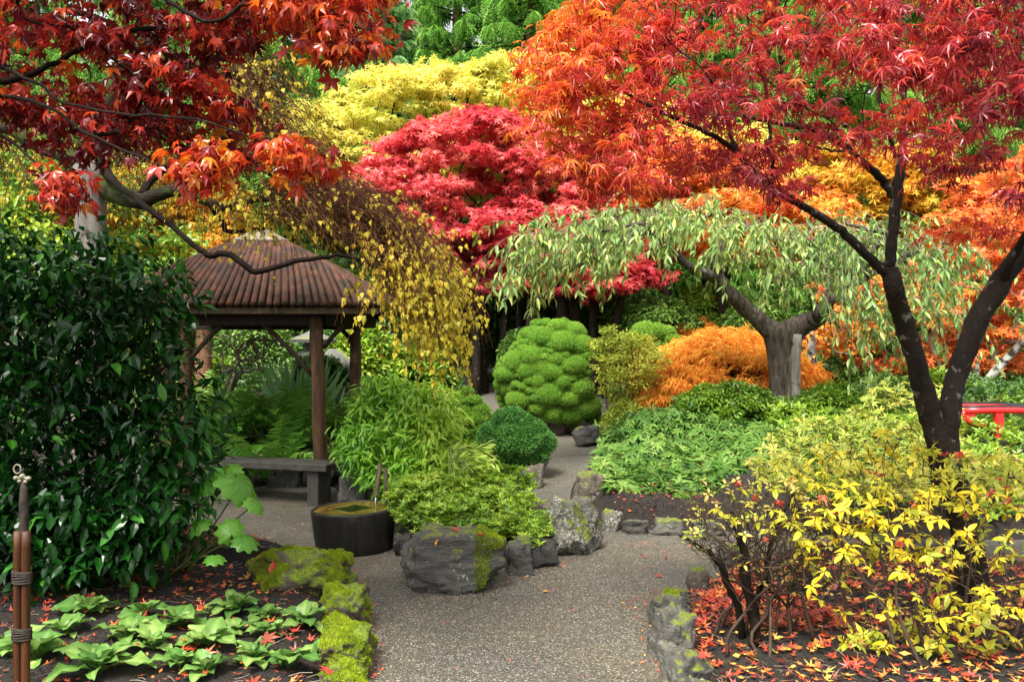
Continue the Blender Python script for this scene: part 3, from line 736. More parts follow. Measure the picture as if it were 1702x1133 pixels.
rock('rock', 'pale rock glimpsed through the bare azalea twigs at the bed edge', 1222, 944, 52, 34, R_GREY, 76, 0.9, 4, 0.2)
rock('rock', 'whitish rock showing between yellow azalea leaves', 1478, 940, 66, 46, R_LICH, 77, 0.9, 4, 0.2)
G3 = 'stones of the low retaining edge'
rock('kerb_stone', 'tall brown retaining stone under the round clipped bush', 884, 812, 44, 42, R_BROWN, 81, 0.9, 4, 0.2, group=G3, kw=KW1)
rock('kerb_stone', 'low retaining stone left of the brown one, partly under leaves', 848, 822, 44, 36, R_BROWN, 82, 0.9, 4, 0.2, group=G3, kw=KW1)
rock('boulder', 'big rock rounded over with bright green moss beside the gravel path', 490, 1012, 212, 92, R_MOSSY, 91, 0.8, 5, 0.1, kw=dict(planes=30, rough=0.08, boxy=0.0), tufts=(24000, .15, -.12, -1))
rock('kerb_stone', 'mossy edging stone in front of the big moss rock', 562, 1068, 92, 84, R_MOSSY, 92, 1.6, 5, 0.3, kw=KW1, tufts=(9000, .1, -.1, -1))
rock('kerb_stone', 'flat edging stone with bright moss cushion at the bottom of the picture', 562, 1140, 96, 92, R_MOSSY, 93, 1.7, 5, 0.2, kw=KW1, tufts=(9000, .1, -.1, -1))
rock('rock', 'flat mossy stone behind the large round leaved plant', 345, 918, 100, 34, R_MOSSY, 94, 0.8, 4, 0.2, kw=KW1)
rock('rock', 'small smooth grey stone between moss rock and gravel', 388, 925, 30, 34, R_GREY, 95, 0.9, 3, 0.2)
rock('rock', 'dark standing rock between the bench and the bamboo bush', 580, 862, 66, 92, R_DARK, 96, 0.9, 4, 0.2, kw=KW1)
rock('rock', 'long sloping dark rock at the far bend of the path', 781, 652, 34, 44, R_DARK, 97, 0.9, 4, 0.2, tilt=0.3, kw=KW1)
# retaining stones under the fern bed, behind the bench
G4 = 'dark stones holding up the fern bed'
for k, (px, w, h, lb) in enumerate([(330, 80, 50, 'dark retaining stone behind the left end of the bench'), (405, 72, 56, 'dark retaining stone behind the middle of the bench'),
                                  (470, 66, 52, 'dark retaining stone behind the right leg of the bench'), (530, 64, 54, 'dark retaining stone by the front post of the shelter')]):
    rock('retaining_stone', lb, px, 812, w, h, R_BLACK, 101 + k, 0.7, 4, 0, group=G4, kw=KW1)
rock('kerb_stone', 'mossy edging stone mostly below the bottom edge of the picture', 560, 1225, 100, 100, R_MOSSY, 98, 1.5, 5, 0.2, kw=KW1, tufts=(6000, .1, -.1, -1))
L_ROUND = leafmat('round_bush_leaf', [(0.025, 0.10, 0.018), (0.055, 0.18, 0.03), (0.11, 0.29, 0.05), (0.2, 0.4, 0.09)], 0.55, 0.25, 0.3, ns=4)
L_YG = leafmat('yellow_green_leaf', [(0.12, 0.24, 0.025), (0.34, 0.44, 0.05), (0.60, 0.58, 0.08), (0.74, 0.50, 0.12)], 0.55, 0.4, 0.35, ns=3)
# ------------------------------------------------------------------ shelter
def hexring(): pass
A0 = lambda px, D: P(px, 575, D)[0]
XC, YC = -3.02, 10.2
RV = [(-4.45, 8.9), (-1.34, 8.9), (-1.24, 9.8), (-2.12, 11.7), (-3.95, 11.7), (-4.55, 9.8)]
RV = np.array(RV); EZ = 2.10; AZ = 3.03
shel = thing('garden_shelter', 'open wooden garden shelter with a roof of dark reddish half round poles', 'shelter', (XC, YC, float(ground_h(XC, YC)[0])))
cap_c = np.array([XC, YC, AZ])
POLE = solid('roof_pole_bark', (0.014, 0.006, 0.004), (0.125, 0.055, 0.031), 6, 0.6, 0.6, 16, (1, 1, 1), c3=(0.035, 0.028, 0.024), t3=(0.5, 0.68), s3=7, spec=0.2)
RIDGEC_ = solid('roof_deck', (0.02, 0.014, 0.01), (0.05, 0.035, 0.025), 8, 0.8, 0.3)
dv = []; df = []; U_ = rng.uniform
for k in range(6):
    b0 = len(dv); dv += [[*RV[k], EZ - .02], [*RV[(k + 1) % 6], EZ - .02], [XC, YC, AZ - .03]]; df += [[b0, b0 + 1, b0 + 2]]
roof = part('roof', np.array(dv), np.array(df), RIDGEC_, shel)
for k in range(6):
    a = RV[k]; b = RV[(k + 1) % 6]
    mid = (a + b) / 2; e = b - a; L = np.linalg.norm(e); n = int(L / 0.082)
    for m in range(n):
        t = (m + 0.5) / n
        s0 = a + e * t
        # down the slope, fanned a little, trimmed where it meets the hip
        al = abs(2 * t - 1); kf = .5; frac = min(.90, (1 - al) / max(1e-6, 1 - kf * al))
        if frac < 0.10: continue
        apex = np.array([XC, YC])
        def at(f): return mid + (apex - mid) * f + (s0 - mid) * (1 - kf * f)
        dn = (mid - apex) / np.linalg.norm(mid - apex)
        b0_ = at(0) + dn * (.04 + rng.uniform(-.012, .012))
        zf = lambda f: EZ + (AZ - EZ) * f + .035 * math.sin(math.pi * f)
        c = np.array([[*b0_, EZ - .015]] + [[*at(f), zf(f)] for f in np.linspace(0, frac, 5)[1:]]) + [0, 0, U_(-.006, .006)]; r = 0.037 * (1 + rng.uniform(-.12, .12)); rr = np.array([r, r * 1.02, r, r * .97, r * .94])
        V, Fa = tubes(c[None], rr[None], 8)
        part('roof_pole', V, Fa, POLE, roof, np.full(len(V), rng.random()), smooth=True)
ZC = AZ - 0.06
caph = []
for k in range(6):
    d = (RV[k] - [XC, YC]); caph.append([XC + d[0] * .2, YC + d[1] * .2, ZC - 0.06])
cv = np.array(caph + [[*(np.array(c[:2])), c[2] - .04] for c in caph] + [[XC, YC, ZC + .13], [XC, YC, ZC - .1]])
cf = [[k, (k + 1) % 6, 12] for k in range(6)] + [[k, k + 6, (k + 1) % 6] for k in range(6)] + [[(k + 1) % 6, k + 6, (k + 1) % 6 + 6] for k in range(6)] + [[(k + 1) % 6 + 6, k + 6, 13] for k in range(6)]
part('roof_cap', cv, np.array(cf), solid('weathered_cap', (0.10, 0.085, 0.06), (0.26, 0.22, 0.16), 9, 0.7, 0.4), roof)
def beam(a, b, w, h, mat, name='beam', bev=0.008):
    a = np.array(a, float); b = np.array(b, float); d = b - a; L = np.linalg.norm(d); x = d / L
    z = np.array([0, 0, 1.0]) - x[2] * x; z = unit(z); y = np.cross(z, x)
    V, Fa = box((a + b) / 2, (L, w, h), rot=np.stack([x, y, z], -1), bev=bev); return part(name, V, Fa, mat, shel)
PA = np.array([-2.09, 9.12]); PC = np.array([-3.53, 9.12]); PB = np.array([-1.90, 10.2]); PD = np.array([-4.15, 10.2])
PE = np.array([A0(530, 11.3), 11.3]); PF = np.array([A0(316, 11.3), 11.3])
BZ = 1.98
ring = [PC + [-.12, 0], PA + [.02, 0], PB + [.22, .1], PE + [.3, .05], PF + [-.1, .05], PD]
for k in range(6):
    a, b = ring[k], ring[(k + 1) % 6]; d = unit(b - a)
    beam([*(a + d * .035), BZ], [*(b - d * .035), BZ], 0.07, 0.22, WOOD_DK)
# rafters along the hips, eave boards
for k in range(6):
    beam([*(RV[k] * .97 + np.array([XC, YC]) * .03), EZ - .07], [XC, YC, AZ - .16], 0.06, 0.08, WOOD_DK, 'rafter')
    a, b = RV[k], RV[(k + 1) % 6]; d = unit(b - a); a2 = a * .975 + np.array([XC, YC]) * .025; b2 = b * .975 + np.array([XC, YC]) * .025
    beam([*(a2 + d * .03), EZ - .075], [*(b2 - d * .03), EZ - .075], 0.03, 0.075, solid('eave_board_%s' % 'abcdef'[k], (0.04, 0.028, 0.016), (0.12, 0.085, 0.05), 6, 0.7, 0.4) if k == 0 else WOOD_DK, 'eave_board')
POSTS = []
for (q, r, nm) in ((PA, .078, 0), (PC, .07, 0), (PB, .075, 1), (PD, .075, 0), (PE, .06, 0), (PF, .06, 0)):
    z0 = float(ground_h(q[0], q[1])[0]) - .15
    k = 9; c = np.zeros((k, 3)); c[:, 0] = q[0]; c[:, 1] = q[1]; c[:, 2] = np.linspace(z0, BZ - .11 + .1, k); c[1:-1, :2] += rng.normal(0, .006, (k - 2, 2))
    rr = r * np.linspace(1.05, .92, k) * (1 + rng.normal(0, .025, k))
    if q is PA: c[:, 0] += np.linspace(0.03, -0.03, k)
    V, Fa = tubes(c[None], rr[None], 12); POSTS.append(part('post', V, Fa, WOOD_POST, shel, smooth=True))
for (q, dx, po) in ((PA, -.62, 0), (PA, .30, 0), (PC, .42, 1), (PB, -.22, 2)):
    c = np.array([[q[0] + .05 * np.sign(dx), q[1], 1.98 - abs(dx) - .05], [q[0] + dx * .55, q[1], 1.90 - abs(dx) * .42], [q[0] + dx, q[1], 1.9]])
    V, Fa = tubes(smooth_path(c, 7)[None], np.full((1, 7), .026), 8); part('brace', V, Fa, WOOD_DK, POSTS[po], smooth=True)

# bench
bl = P(355, 783, 8.9); br = P(541, 774, 8.55)
bz = 0.44; fl = np.array([A0(352, 9.0), 9.0 - .0]); fr_ = np.array([A0(543, 8.62), 8.62])
bench = thing('bench', 'plain dark stone slab bench under the wooden shelter', 'bench', [*((fl + fr_) / 2), 0])
d = unit(fr_ - fl); n2 = np.array([-d[1], d[0]]); ang = math.atan2(d[1], d[0])
cc = (fl + fr_) / 2 + n2 * .17
V, Fa = box([*cc, bz - .04], (np.linalg.norm(fr_ - fl), .36, .075), ang, bev=.008); part('seat', V, Fa, STONE_BENCH, bench)
for t in (.13, .87):
    c = fl + (fr_ - fl) * t + n2 * .17
    V, Fa = box([*c, (bz - .078) / 2 - .01], (.13, .28, bz - .078 + .02), ang, bev=.008); part('leg', V, Fa, STONE_BENCH, bench)

# water basin
gb = G(577, 926); tc_ = np.array([gb[0], gb[1] + .31, 0.0]); TR = .342
tub = thing('water_basin', 'round dark stone water basin with ochre top and diamond shaped pool', 'basin', tc_)
TUBM = solid('basin_side', (0.006, 0.006, 0.005), (0.022, 0.021, 0.017), 4, 0.42, 0.3, 12, (5, 5, 0.4), c3=(0.05, 0.045, 0.03), t3=(0.6, 0.8), s3=5)
TOPM = solid('basin_top', (0.20, 0.13, 0.025), (0.44, 0.29, 0.07), 7, 0.35, 0.15, 30, c3=(0.06, 0.045, 0.02), t3=(0.6, 0.8), s3=5, spec=0.5)
def lathe(prof, seg=72, rot=None):
    th = np.arange(seg) * 2 * math.pi / seg; V = []; Fa = []
    for (r, z) in prof: V.append(np.stack([r * np.cos(th), r * np.sin(th), np.full(seg, z)], 1))
    V = np.concatenate(V)
    for k in range(len(prof) - 1):
        for m in range(seg):
            a = k * seg + m; b2 = k * seg + (m + 1) % seg; Fa.append([a, b2, b2 + seg, a + seg])
    Fa = np.array(Fa); return V, np.concatenate([Fa[:, [0, 1, 2]], Fa[:, [0, 2, 3]]])
TH = .335; tt = rotm('Y', math.radians(-1.6)); off = tc_ + [0, 0, 0]
V, Fa = lathe([(.30, -.01), (.305, 0), (.318, .08), (.332, .2), (TR, .31), (TR, TH - .012), (TR - .006, TH - .003), (TR - .022, TH - .003), (TR - .026, TH - .018)])
part('basin_body', V @ tt.T + off, Fa, TUBM, tub, smooth=True)
seg = 72; th = np.arange(seg) * 2 * math.pi / seg; ri = TR - .026
dm = np.array([[.165, 0], [0, .15], [-.165, 0], [0, -.15]])
def dia(t, s=1.0):
    x, y = math.cos(t), math.sin(t); return 1.0 / (abs(x) / (.165 * s) + abs(y) / (.155 * s))
V = [[ri * math.cos(t), ri * math.sin(t), TH - .018] for t in th] + [[dia(t) * math.cos(t), dia(t) * math.sin(t), TH - .018] for t in th]
V += [[dia(t, .97) * math.cos(t), dia(t, .97) * math.sin(t), TH - .07] for t in th] + [[0, 0, TH - .12]]
Fa = []
Fb = []
for m in range(seg):
    m2 = (m + 1) % seg
    Fa += [[m, m2, seg + m2], [m, seg + m2, seg + m]]; a = seg; Fb += [[a + m, a + m2, a + seg + m2], [a + m, a + seg + m2, a + seg + m], [2 * seg + m, 2 * seg + m2, 3 * seg]]
part('basin_top', np.array(V)[:2 * seg] @ tt.T + off, np.array(Fa), TOPM, tub)
part('pool', np.array(V) @ tt.T + off, np.array(Fb), TUBM, tub)
def watermat():
    m, nt, out = newmat('basin_water'); b = N_(nt, 'ShaderNodeBsdfPrincipled'); b.inputs['Base Color'].default_value = (.6, .6, .5, 1)
    b.inputs['Roughness'].default_value = .03; b.inputs['Transmission Weight'].default_value = 1; b.inputs['IOR'].default_value = 1.33
    h = texn(nt, 14, 2); bp = N_(nt, 'ShaderNodeBump'); bp.inputs['Strength'].default_value = .25; bp.inputs['Distance'].default_value = .01
    nt.links.new(h, bp.inputs['Height']); nt.links.new(bp.outputs[0], b.inputs['Normal']); nt.links.new(b.outputs[0], out.inputs[0]); return m
WATER = watermat()
V = [[(ri + .0) * math.cos(t), (ri + .0) * math.sin(t), TH - .010] for t in th] + [[0, 0, TH - .010]]
part('water', np.array(V) @ tt.T + off, np.array([[m, (m + 1) % seg, seg] for m in range(seg)]), WATER, tub)

# bamboo spout over the basin
sp0 = tc_ + [.165, .03, 0]
spout = thing('bamboo_spout', 'upright bamboo spout letting water drip into the round basin', 'spout', [sp0[0] + .03, sp0[1] + .36, 0])
BAM = solid('old_bamboo', (0.02, 0.015, 0.008), (0.09, 0.06, 0.03), 6, 0.45, 0.3, 20, (4, 4, .4))
c = np.array([[sp0[0] + .03, sp0[1] + .36, 0.05], [sp0[0] + .03, sp0[1] + .36, .60]]); V, Fa = tubes(c[None], np.array([[.02, .018]]), 10); part('upright', V, Fa, BAM, spout, smooth=True)
c = np.array([[sp0[0] + .015, sp0[1] + .16, .66], [sp0[0] + .008, sp0[1] + .09, .55], [sp0[0], sp0[1] + .02, .405]])
V, Fa = tubes(smooth_path(c, 7)[None], np.full((1, 7), .021), 12, caps=False); part('pipe', V, Fa, BAM, spout, smooth=True)
c = np.array([[sp0[0], sp0[1] + .012, .41], [sp0[0], sp0[1] + .002, .38], [sp0[0], sp0[1], .335]]); V, Fa = tubes(c[None], np.array([[.004, .0035, .003]]), 8); 
part('water_thread', V, Fa, solid('dripping_water', (.55, .58, .6), (.8, .82, .84), 30, .1, 0), spout, smooth=True)

# bound bamboo post, bottom left
bp_ = P(36, 1090, 3.75); bz0 = float(ground_h(bp_[0], bp_[1])[0]) - .05
post = thing('bamboo_post', 'brown bamboo post bound with dark cord standing in the shaded bed', 'post', [bp_[0], bp_[1], bz0])
BAM2 = solid('brown_bamboo', (0.022, 0.008, 0.004), (0.09, 0.036, 0.014), 5, 0.4, 0.3, 14, (8, 8, .5), c3=(0.05, 0.022, 0.012), t3=(.55, .75), s3=3)
ztop = float(P(36, 882, 3.75)[2])
for dx in (-.018, .018):
    zz = np.linspace(bz0, ztop, 12); c = np.column_stack([np.full(12, bp_[0] + dx), np.full(12, bp_[1]), zz]); rr = np.full(12, .0185); rr[[4, 9]] = .020
    V, Fa = tubes(c[None], rr[None], 14); part('bamboo_cane', V, Fa, BAM2, post, smooth=True)
CORD = solid('dark_cord', (0.012, 0.010, 0.008), (0.05, 0.04, 0.032), 60, .7, .3)
for pyc in (958, 1052):
    z = float(P(36, pyc, 3.75)[2]); bg_ = Bag()
    for k in range(6):
        t = np.linspace(0, 2 * math.pi, 25); c = np.column_stack([bp_[0] + .041 * np.cos(t), bp_[1] + .023 * np.sin(t), z + (k - 2.5) * .009 + .004 * np.sin(t + k)]); bg_.add(*tubes(c[None], np.full((1, 25), .0052), 6))
    bg_.part('cord_binding', CORD, post, smooth=True)
c = np.column_stack([np.full(6, bp_[0] + .002), np.full(6, bp_[1] + .01), np.linspace(ztop - .05, ztop + .225, 6)])
V, Fa = tubes(c[None], np.array([[.02, .02, .018, .021, .017, .012]]), 10); part('inner_cane', V, Fa, solid('black_stem', (.012, .01, .008), (.05, .04, .03), 20, .6, .6, 40), post, smooth=True)
bg_ = Bag(); KN = solid('pale_fitting', (.10, .09, .065), (.28, .26, .19), 25, .4, .3)
for (dx, dz, r) in ((-.028, .0, .012), (.028, -.002, .012), (0, .008, .013), (-.012, -.014, .010), (.014, -.016, .010)):
    V, Fa = ICO[2]; bg_.add(V * r * [1, 1, .9] + [bp_[0] + dx, bp_[1], ztop + .235 + dz], Fa)
bg_.add(*tubes(np.array([[[bp_[0] - .03, bp_[1], ztop + .235], [bp_[0] + .03, bp_[1], ztop + .235]]]), np.array([[.007, .007]]), 8))
bg_.part('cross_fitting', KN, post, smooth=True)
t = np.linspace(0, 2 * math.pi, 17); c = np.column_stack([bp_[0] - .022 + .016 * np.cos(t), np.full(17, bp_[1]), ztop + .275 + .02 * np.sin(t)])
V, Fa = tubes(c[None], np.full((1, 17), .0035), 6); part('wire_loop', V, Fa, KN, post, smooth=True)

# stone lantern seen through the shelter
ls = P(520, 620, 13.2); lz = float(ground_h(ls[0], ls[1])[0])
lan = thing('stone_lantern', 'grey stone lantern with curved roof glimpsed behind the shelter posts', 'lantern', [ls[0], ls[1], lz])
LST = rockmat('lantern_stone', (.06, .06, .055), (.2, .2, .185), .3, .6, seed=15)
o_ = np.array([ls[0], ls[1], 0.0]); zt = float(P(520, 546, 13.2)[2])
for nm, prof in (('lantern_base', [(.0, lz - .1), (.26, lz - .1), (.26, lz + .1), (.14, lz + .16), (.0, lz + .16)]), ('shaft', [(.0, lz + .16), (.11, lz + .16), (.09, zt - .62), (.11, zt - .5), (.0, zt - .5)]),
                 ('platform', [(0, zt - .5), (.12, zt - .5), (.24, zt - .42), (.24, zt - .36), (0, zt - .36)]), ('lamp_box', [(0, zt - .36), (.14, zt - .36), (.14, zt - .2), (0, zt - .2)]),
                 ('lantern_roof', [(0, zt - .2), (.36, zt - .22), (.38, zt - .17), (.2, zt - .1), (.06, zt - .04), (0, zt - .04)]), ('finial', [(0, zt - .04), (.05, zt - .04), (.065, zt + .02), (.03, zt + .08), (0, zt + .1)])):
    V, Fa = lathe(prof, 6 if nm in ('lamp_box', 'lantern_roof', 'platform') else 16); part(nm, V + o_, Fa, LST, lan, smooth=False)
c = P([548, 560, 575, 592], [590, 596, 610, 632], [12.4, 12.3, 12.2, 12.1]); V, Fa = tubes(smooth_path(c, 9)[None], np.full((1, 9), .13) * [.8, 1, 1, 1, 1, 1, 1, .9, .7], 6)
solo('stone_beam', 'curved grey stone slab lying beyond the shelter between its two posts', 'stone slab', V, Fa, LST, c[0], smooth=False)

# red bridge, right edge
RED = solid('red_lacquer', (.50, .012, .015), (.66, .02, .02), 4, .35, .06, 20, spec=.5)
BLK = solid('black_cap', (.008, .008, .009), (.03, .03, .03), 10, .4, .1)
b0 = P(1601, 684, 9.6); brz = thing('arched_bridge', 'bright red arched garden bridge with black capped handrail at the right edge', 'bridge', [b0[0] + 1.5, 9.9, float(ground_h(b0[0] + 1.5, 9.9)[0])])
for side, Db in (('n', 9.6), ('f', 10.2)):
    xs = np.linspace(b0[0], b0[0] + 3.2, 17); u = (xs - xs[0]) / 3.2; sc_ = 1.0
    zr = b0[2] + .0 + .18 * np.sin(math.pi * np.clip(u * 1.0, 0, 1)) ** .8 * 0 + (.25 * (1 - (2 * (u - .12)) ** 2) - .25 * (1 - .0576)) * .6
    zr = b0[2] + .02 - .7 * (u - .13) ** 2
    rail = np.column_stack([xs, np.full(17, Db), zr])
    V, Fa = tubes(rail[None], np.full((1, 17), .042), 10); rl = part('handrail', V, Fa, RED, brz, smooth=True)
    V, Fa = tubes((rail + [0, 0, .035])[None], np.full((1, 17), .025), 8); part('rail_cap', V, Fa, BLK, rl, smooth=True)
    low = rail.copy(); low[:, 2] -= .62
    V, Fa = tubes(low[None], np.full((1, 17), .05), 10); part('lower_beam', V, Fa, RED, brz, smooth=True)
    for k in (2, 6, 10, 14):
        V, Fa = box([xs[k], Db, zr[k] - .33], (.085, .085, .58), bev=.006); part('baluster', V, Fa, RED, brz)
    c = rail[0:3] + [0, 0, -.0]; V, Fa = tubes(smooth_path(np.array([rail[0] + [.0, 0, 0], rail[0] + [.06, 0, -.12], rail[2] + [-.04, 0, -.22]]), 7)[None], np.full((1, 7), .03), 8); part('brace', V, Fa, RED, brz, smooth=True)
for k in range(16):
    x0 = b0[0] + .1 + k * .2; z0 = b0[2] - .56 - .7 * ((k + .5) * .2 / 3.2 - .13) ** 2
    V, Fa = box([x0, 9.9, z0 - .05], (.185, .5, .04), bev=.004); part('deck_plank', V, Fa, WOOD_POST, brz)
pz = P(1651, 664, 10.9); g_ = float(ground_h(pz[0], pz[1])[0])
wp = thing('wooden_post', 'short square brown post standing behind the red bridge rail', 'post', [pz[0], pz[1], g_])
V, Fa = box([pz[0], pz[1], (pz[2] + g_) / 2 - .05], (.13, .13, pz[2] - g_ + .1), bev=.008); part('shaft', V, Fa, WOOD_POST, wp)
V, Fa = box([pz[0], pz[1], pz[2] + .012], (.15, .15, .024), bev=.006); part('cap', V, Fa, WOOD_POST, wp)
# ------------------------------------------------------------------ plants
U = rng.uniform
def gz(x, y): return float(ground_h(x, y)[0])
def rnd_for(pos, s=1.5, a=.25, n=.18, c=.5, seed=0.0): return c + a * nz(pos, s, seed) + rng.normal(0, n, len(pos))

def foliage_tree(name, label, cat, poly, D, thick, npad, padr, flat, per, tpl, size, leaf, bark, root, rr=.1, group=None, singles=0, rc=.5, ra=.25, rn=.16, up=.7, droop=.3, hang=.0, rs=1.2, expo=.5, rmin=.006, shell=(.2, 1.25), extra=None, sizev=.25, stems=None, colorf=None, sides=5, sag=.05):
    """root: rows (px,py,D) from the ground up to the first fork"""
    cen = pads_in(poly, npad, D, thick)
    if extra is not None: cen = np.concatenate([cen, extra])
    rw = np.array([P(*r) for r in root]); rw[0, 2] = gz(rw[0, 0], rw[0, 1]) - .1
    t = thing(name, label, cat, [rw[0, 0], rw[0, 1], rw[0, 2] + .1], group)
    rp = smooth_path(np.column_stack([rw, np.linspace(rr * 1.25, rr * .85, len(rw))]), max(5, len(rw) * 3))
    V, Fa = tubes(rp[None, :, :3], rp[None, :, 3], 9); part('trunk', V, Fa, bark, t, smooth=True)
    (V, Fa), nodes, par = skeleton(rp[:, :3], rr * .8, cen - [0, 0, padr * flat * .3], sides=sides, rmin=rmin, expo=expo, sag=sag, rmax=rr * .75)
    part('branches', V, Fa, bark, t, smooth=True, kind='stuff')
    if stems is not None:
        for s in stems:
            q = np.array([P(*r[:3]) for r in s]); q[0, 2] = gz(q[0, 0], q[0, 1]) - .1; rad = np.array([r[3] * r[2] / F for r in s])
            q = smooth_path(np.column_stack([q, rad]), 12); V, Fa = tubes(q[None, :, :3], q[None, :, 3], 8); part('trunk', V, Fa, bark, t, smooth=True)
    pr = padr * U(.75, 1.25, len(cen))
    pos, R, k = pad_leaves(cen, pr, flat, per, up, droop, shell, hang)
    sc = size * U(1 - sizev, 1 + sizev, len(pos))
    rn_ = colorf(pos) if colorf else rnd_for(pos, rs, ra, rn, rc, seed=D)
    padtone = rng.normal(0, .13, len(cen))[k]
    leafset(t, tpl, pos, R, sc, rn_ + padtone, leaf, singles)
    return t

T_M5 = t_star(); T_M7 = [t_maple(7, 125, .3, .17, d_, True, s) for s, d_ in ((1, .25), (2, .45), (3, .7))]
T_DI = t_diamond(.55, .2); T_DI2 = t_diamond(.34, .25)
# ---- tall conifers, three grown kinds, copied with a turn
def make_conifer(name, label, px, D, H, rad, leafm, seed, nb=150, ns=14, tpls=None, sc=.42, base=.06, group='conifers at the back of the garden'):
    x = float(P(px, 500, D)[0]); z0 = gz(x, D) - .2 if abs(x) < 16 and D < 40 else float(zb(D)) - .3
    t = thing(name, label, 'conifer', [x, D, z0 + .2], group)
    zz = np.linspace(0, H, 9); c = np.column_stack([np.full(9, x), np.full(9, D), z0 + zz]); V, Fa = tubes(c[None], (.022 * H * (1 - zz / H) ** .8 + .02)[None], 8)
    part('trunk', V, Fa, BARK_RED, t, smooth=True)
    h = H * (base + (1 - base) * (np.arange(nb) + U(0, 1, nb)) / nb); az = U(0, 2 * math.pi, nb) ; L = rad * (1 - (h / H)) ** .75 * U(.75, 1.15, nb) + .25
    st = np.column_stack([np.full(nb, x), np.full(nb, D), z0 + h]); d0 = np.column_stack([np.cos(az), np.sin(az), np.full(nb, .12)])
    B = strands(st, d0, L, .10, 6, .05); B[:, -2:, 2] += (L * .06)[:, None]
    V, Fa = tubes(B, np.linspace(.035, .008, 7)[None] * np.ones((nb, 1)), 3, caps=False); part('boughs', V, Fa, BARK_DK, t)
    k = np.repeat(np.arange(nb), ns); u = U(.08, 1, len(k)) ** .8; f = u * 6 - 1e-6; i_ = f.astype(int); fr = (f - i_)[:, None]
    pos = B[k, i_] * (1 - fr) + B[k, i_ + 1] * fr; tan = unit(B[k, i_ + 1] - B[k, i_])
    side = np.cross(tan, [0, 0, 1.0]) * rng.choice([-1, 1], len(k))[:, None]
    fwd = unit(tan * .8 + side * U(.2, 1.1, len(k))[:, None] + [0, 0, -.25] + rng.normal(0, .2, (len(k), 3)))
    nrm = unit(np.array([0, 0, 1.0]) + rng.normal(0, .35, (len(k), 3)))
    s = sc * (1.15 - .45 * u) * U(.7, 1.3, len(k)) * (L[k] / rad * .6 + .5)
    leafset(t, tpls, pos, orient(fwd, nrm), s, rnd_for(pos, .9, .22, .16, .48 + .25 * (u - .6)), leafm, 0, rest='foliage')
    return t
SPR = [t_spray(7, 1, .9), t_spray(7, 2, 1.3), t_spray(6, 3, .6)]
SPN = [t_spray(8, 4, .5, .05), t_spray(8, 5, .8, .05)]
def copy_tree(t, px, D, rz, s, label, group=None):
    x = float(P(px, 500, D)[0]); c = t.copy(); COL.objects.link(c)
    c.location = (x, D, float(zb(D)) + (.4 if D < 40 else .2)); c.rotation_euler = (0, 0, rz); c.scale = (s, s, s); c['label'] = label
    for ch in list(t.children):
        k = ch.copy(); COL.objects.link(k); k.parent = c
    return c
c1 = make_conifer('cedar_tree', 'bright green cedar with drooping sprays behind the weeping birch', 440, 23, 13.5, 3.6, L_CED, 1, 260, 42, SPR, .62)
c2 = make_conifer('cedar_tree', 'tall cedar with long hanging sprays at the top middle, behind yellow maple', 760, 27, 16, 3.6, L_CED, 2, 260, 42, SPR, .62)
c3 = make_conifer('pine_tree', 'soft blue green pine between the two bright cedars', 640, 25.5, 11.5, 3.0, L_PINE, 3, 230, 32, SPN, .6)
spots = [(c2, 200, 27, 1.0, 1.0, 'green cedar showing in gaps above the left maple leaves'), (c1, -60, 26, 2.0, 1.0, 'green cedar far back at the left edge behind red leaves'),
         (c2, 560, 30, 3.0, 1.15, 'dark tall cedar behind the soft blue green pine'), (c3, 850, 29, 4.0, 1.25, 'tall pine right of the middle cedar'),
         (c1, 940, 32, 1.2, 1.15, 'pale cedar above the orange maple sprays in the middle top'), (c2, 1120, 34, .4, .95, 'hazy cedar showing above the right maple crown'),
         (c3, 1010, 31, 2.4, 1.0, 'thin pine beside the bright gap of sky'), (c1, 1300, 31, 2.9, 1.0, 'cedar hidden behind the crimson maple crown'),
         (c2, 1480, 29, 5.0, 1.0, 'cedar standing behind the upright maple stem'), (c3, 1660, 28, .9, 1.2, 'pine at the far right behind dark red leaves'),
         (c1, 1850, 28, 3.9, 1.1, 'cedar at the right edge beyond the red bridge'), (c2, 330, 33, 4.4, 1.1, 'cedar far back between the left maple and the birch'),
         (c1, 60, 33, 5.4, 1.2, 'cedar far back above the dark camellia'), (c1, 1180, 26, 1.9, 1.0, 'cedar filling the gap behind the crossing maple twigs'), (c2, 1390, 25, 2.2, .95, 'cedar behind the left limb of the right maple'), (c2, 1060, 27, 5.2, 1.05, 'cedar standing behind the orange tips of the right maple'), (c1, 880, 24.5, .7, .95, 'bright cedar behind the pale yellow maple top'), (c1, 1010, 28.5, 3.3, 1.15, 'cedar directly above the weeping cherry top'), (c2, 1290, 28, 1.3, 1.15, 'cedar behind the middle of the crimson crown'), (c1, 1560, 27.5, 4.6, 1.1, 'cedar behind the right fork of the maple'), (c1, 1760, 30, 2.6, 1.2, 'cedar behind the bridge end'), (c1, 700, 36, .2, 1.25, 'farthest cedar over the top of the yellow maple')]
for s in spots: copy_tree(s[0], s[1], s[2], s[3], s[4], s[5])
# a far wood closes the view
nw = 420; wx = np.linspace(-75, 95, nw) + rng.normal(0, 1.0, nw); wy = U(48, 62, nw); wz = U(0, 1, nw) ** .8 * 13 + 2 + 0.4
cen = np.column_stack([wx, wy, wz]); pos, R, k = pad_leaves(cen, 2.3, .9, 55, .6, .5)
bg_ = Bag(); bg_.add(*inst(t_star(5, 120, .2, .5), pos, R, U(.7, 1.3, len(pos)), rnd_for(pos, .4, .2, .15, .4)))
V, Fa, Rn = bg_.get(); o = link('distant_wood', make_mesh('distant_wood', V, Fa, L_CED, Rn), None, 'stuff')

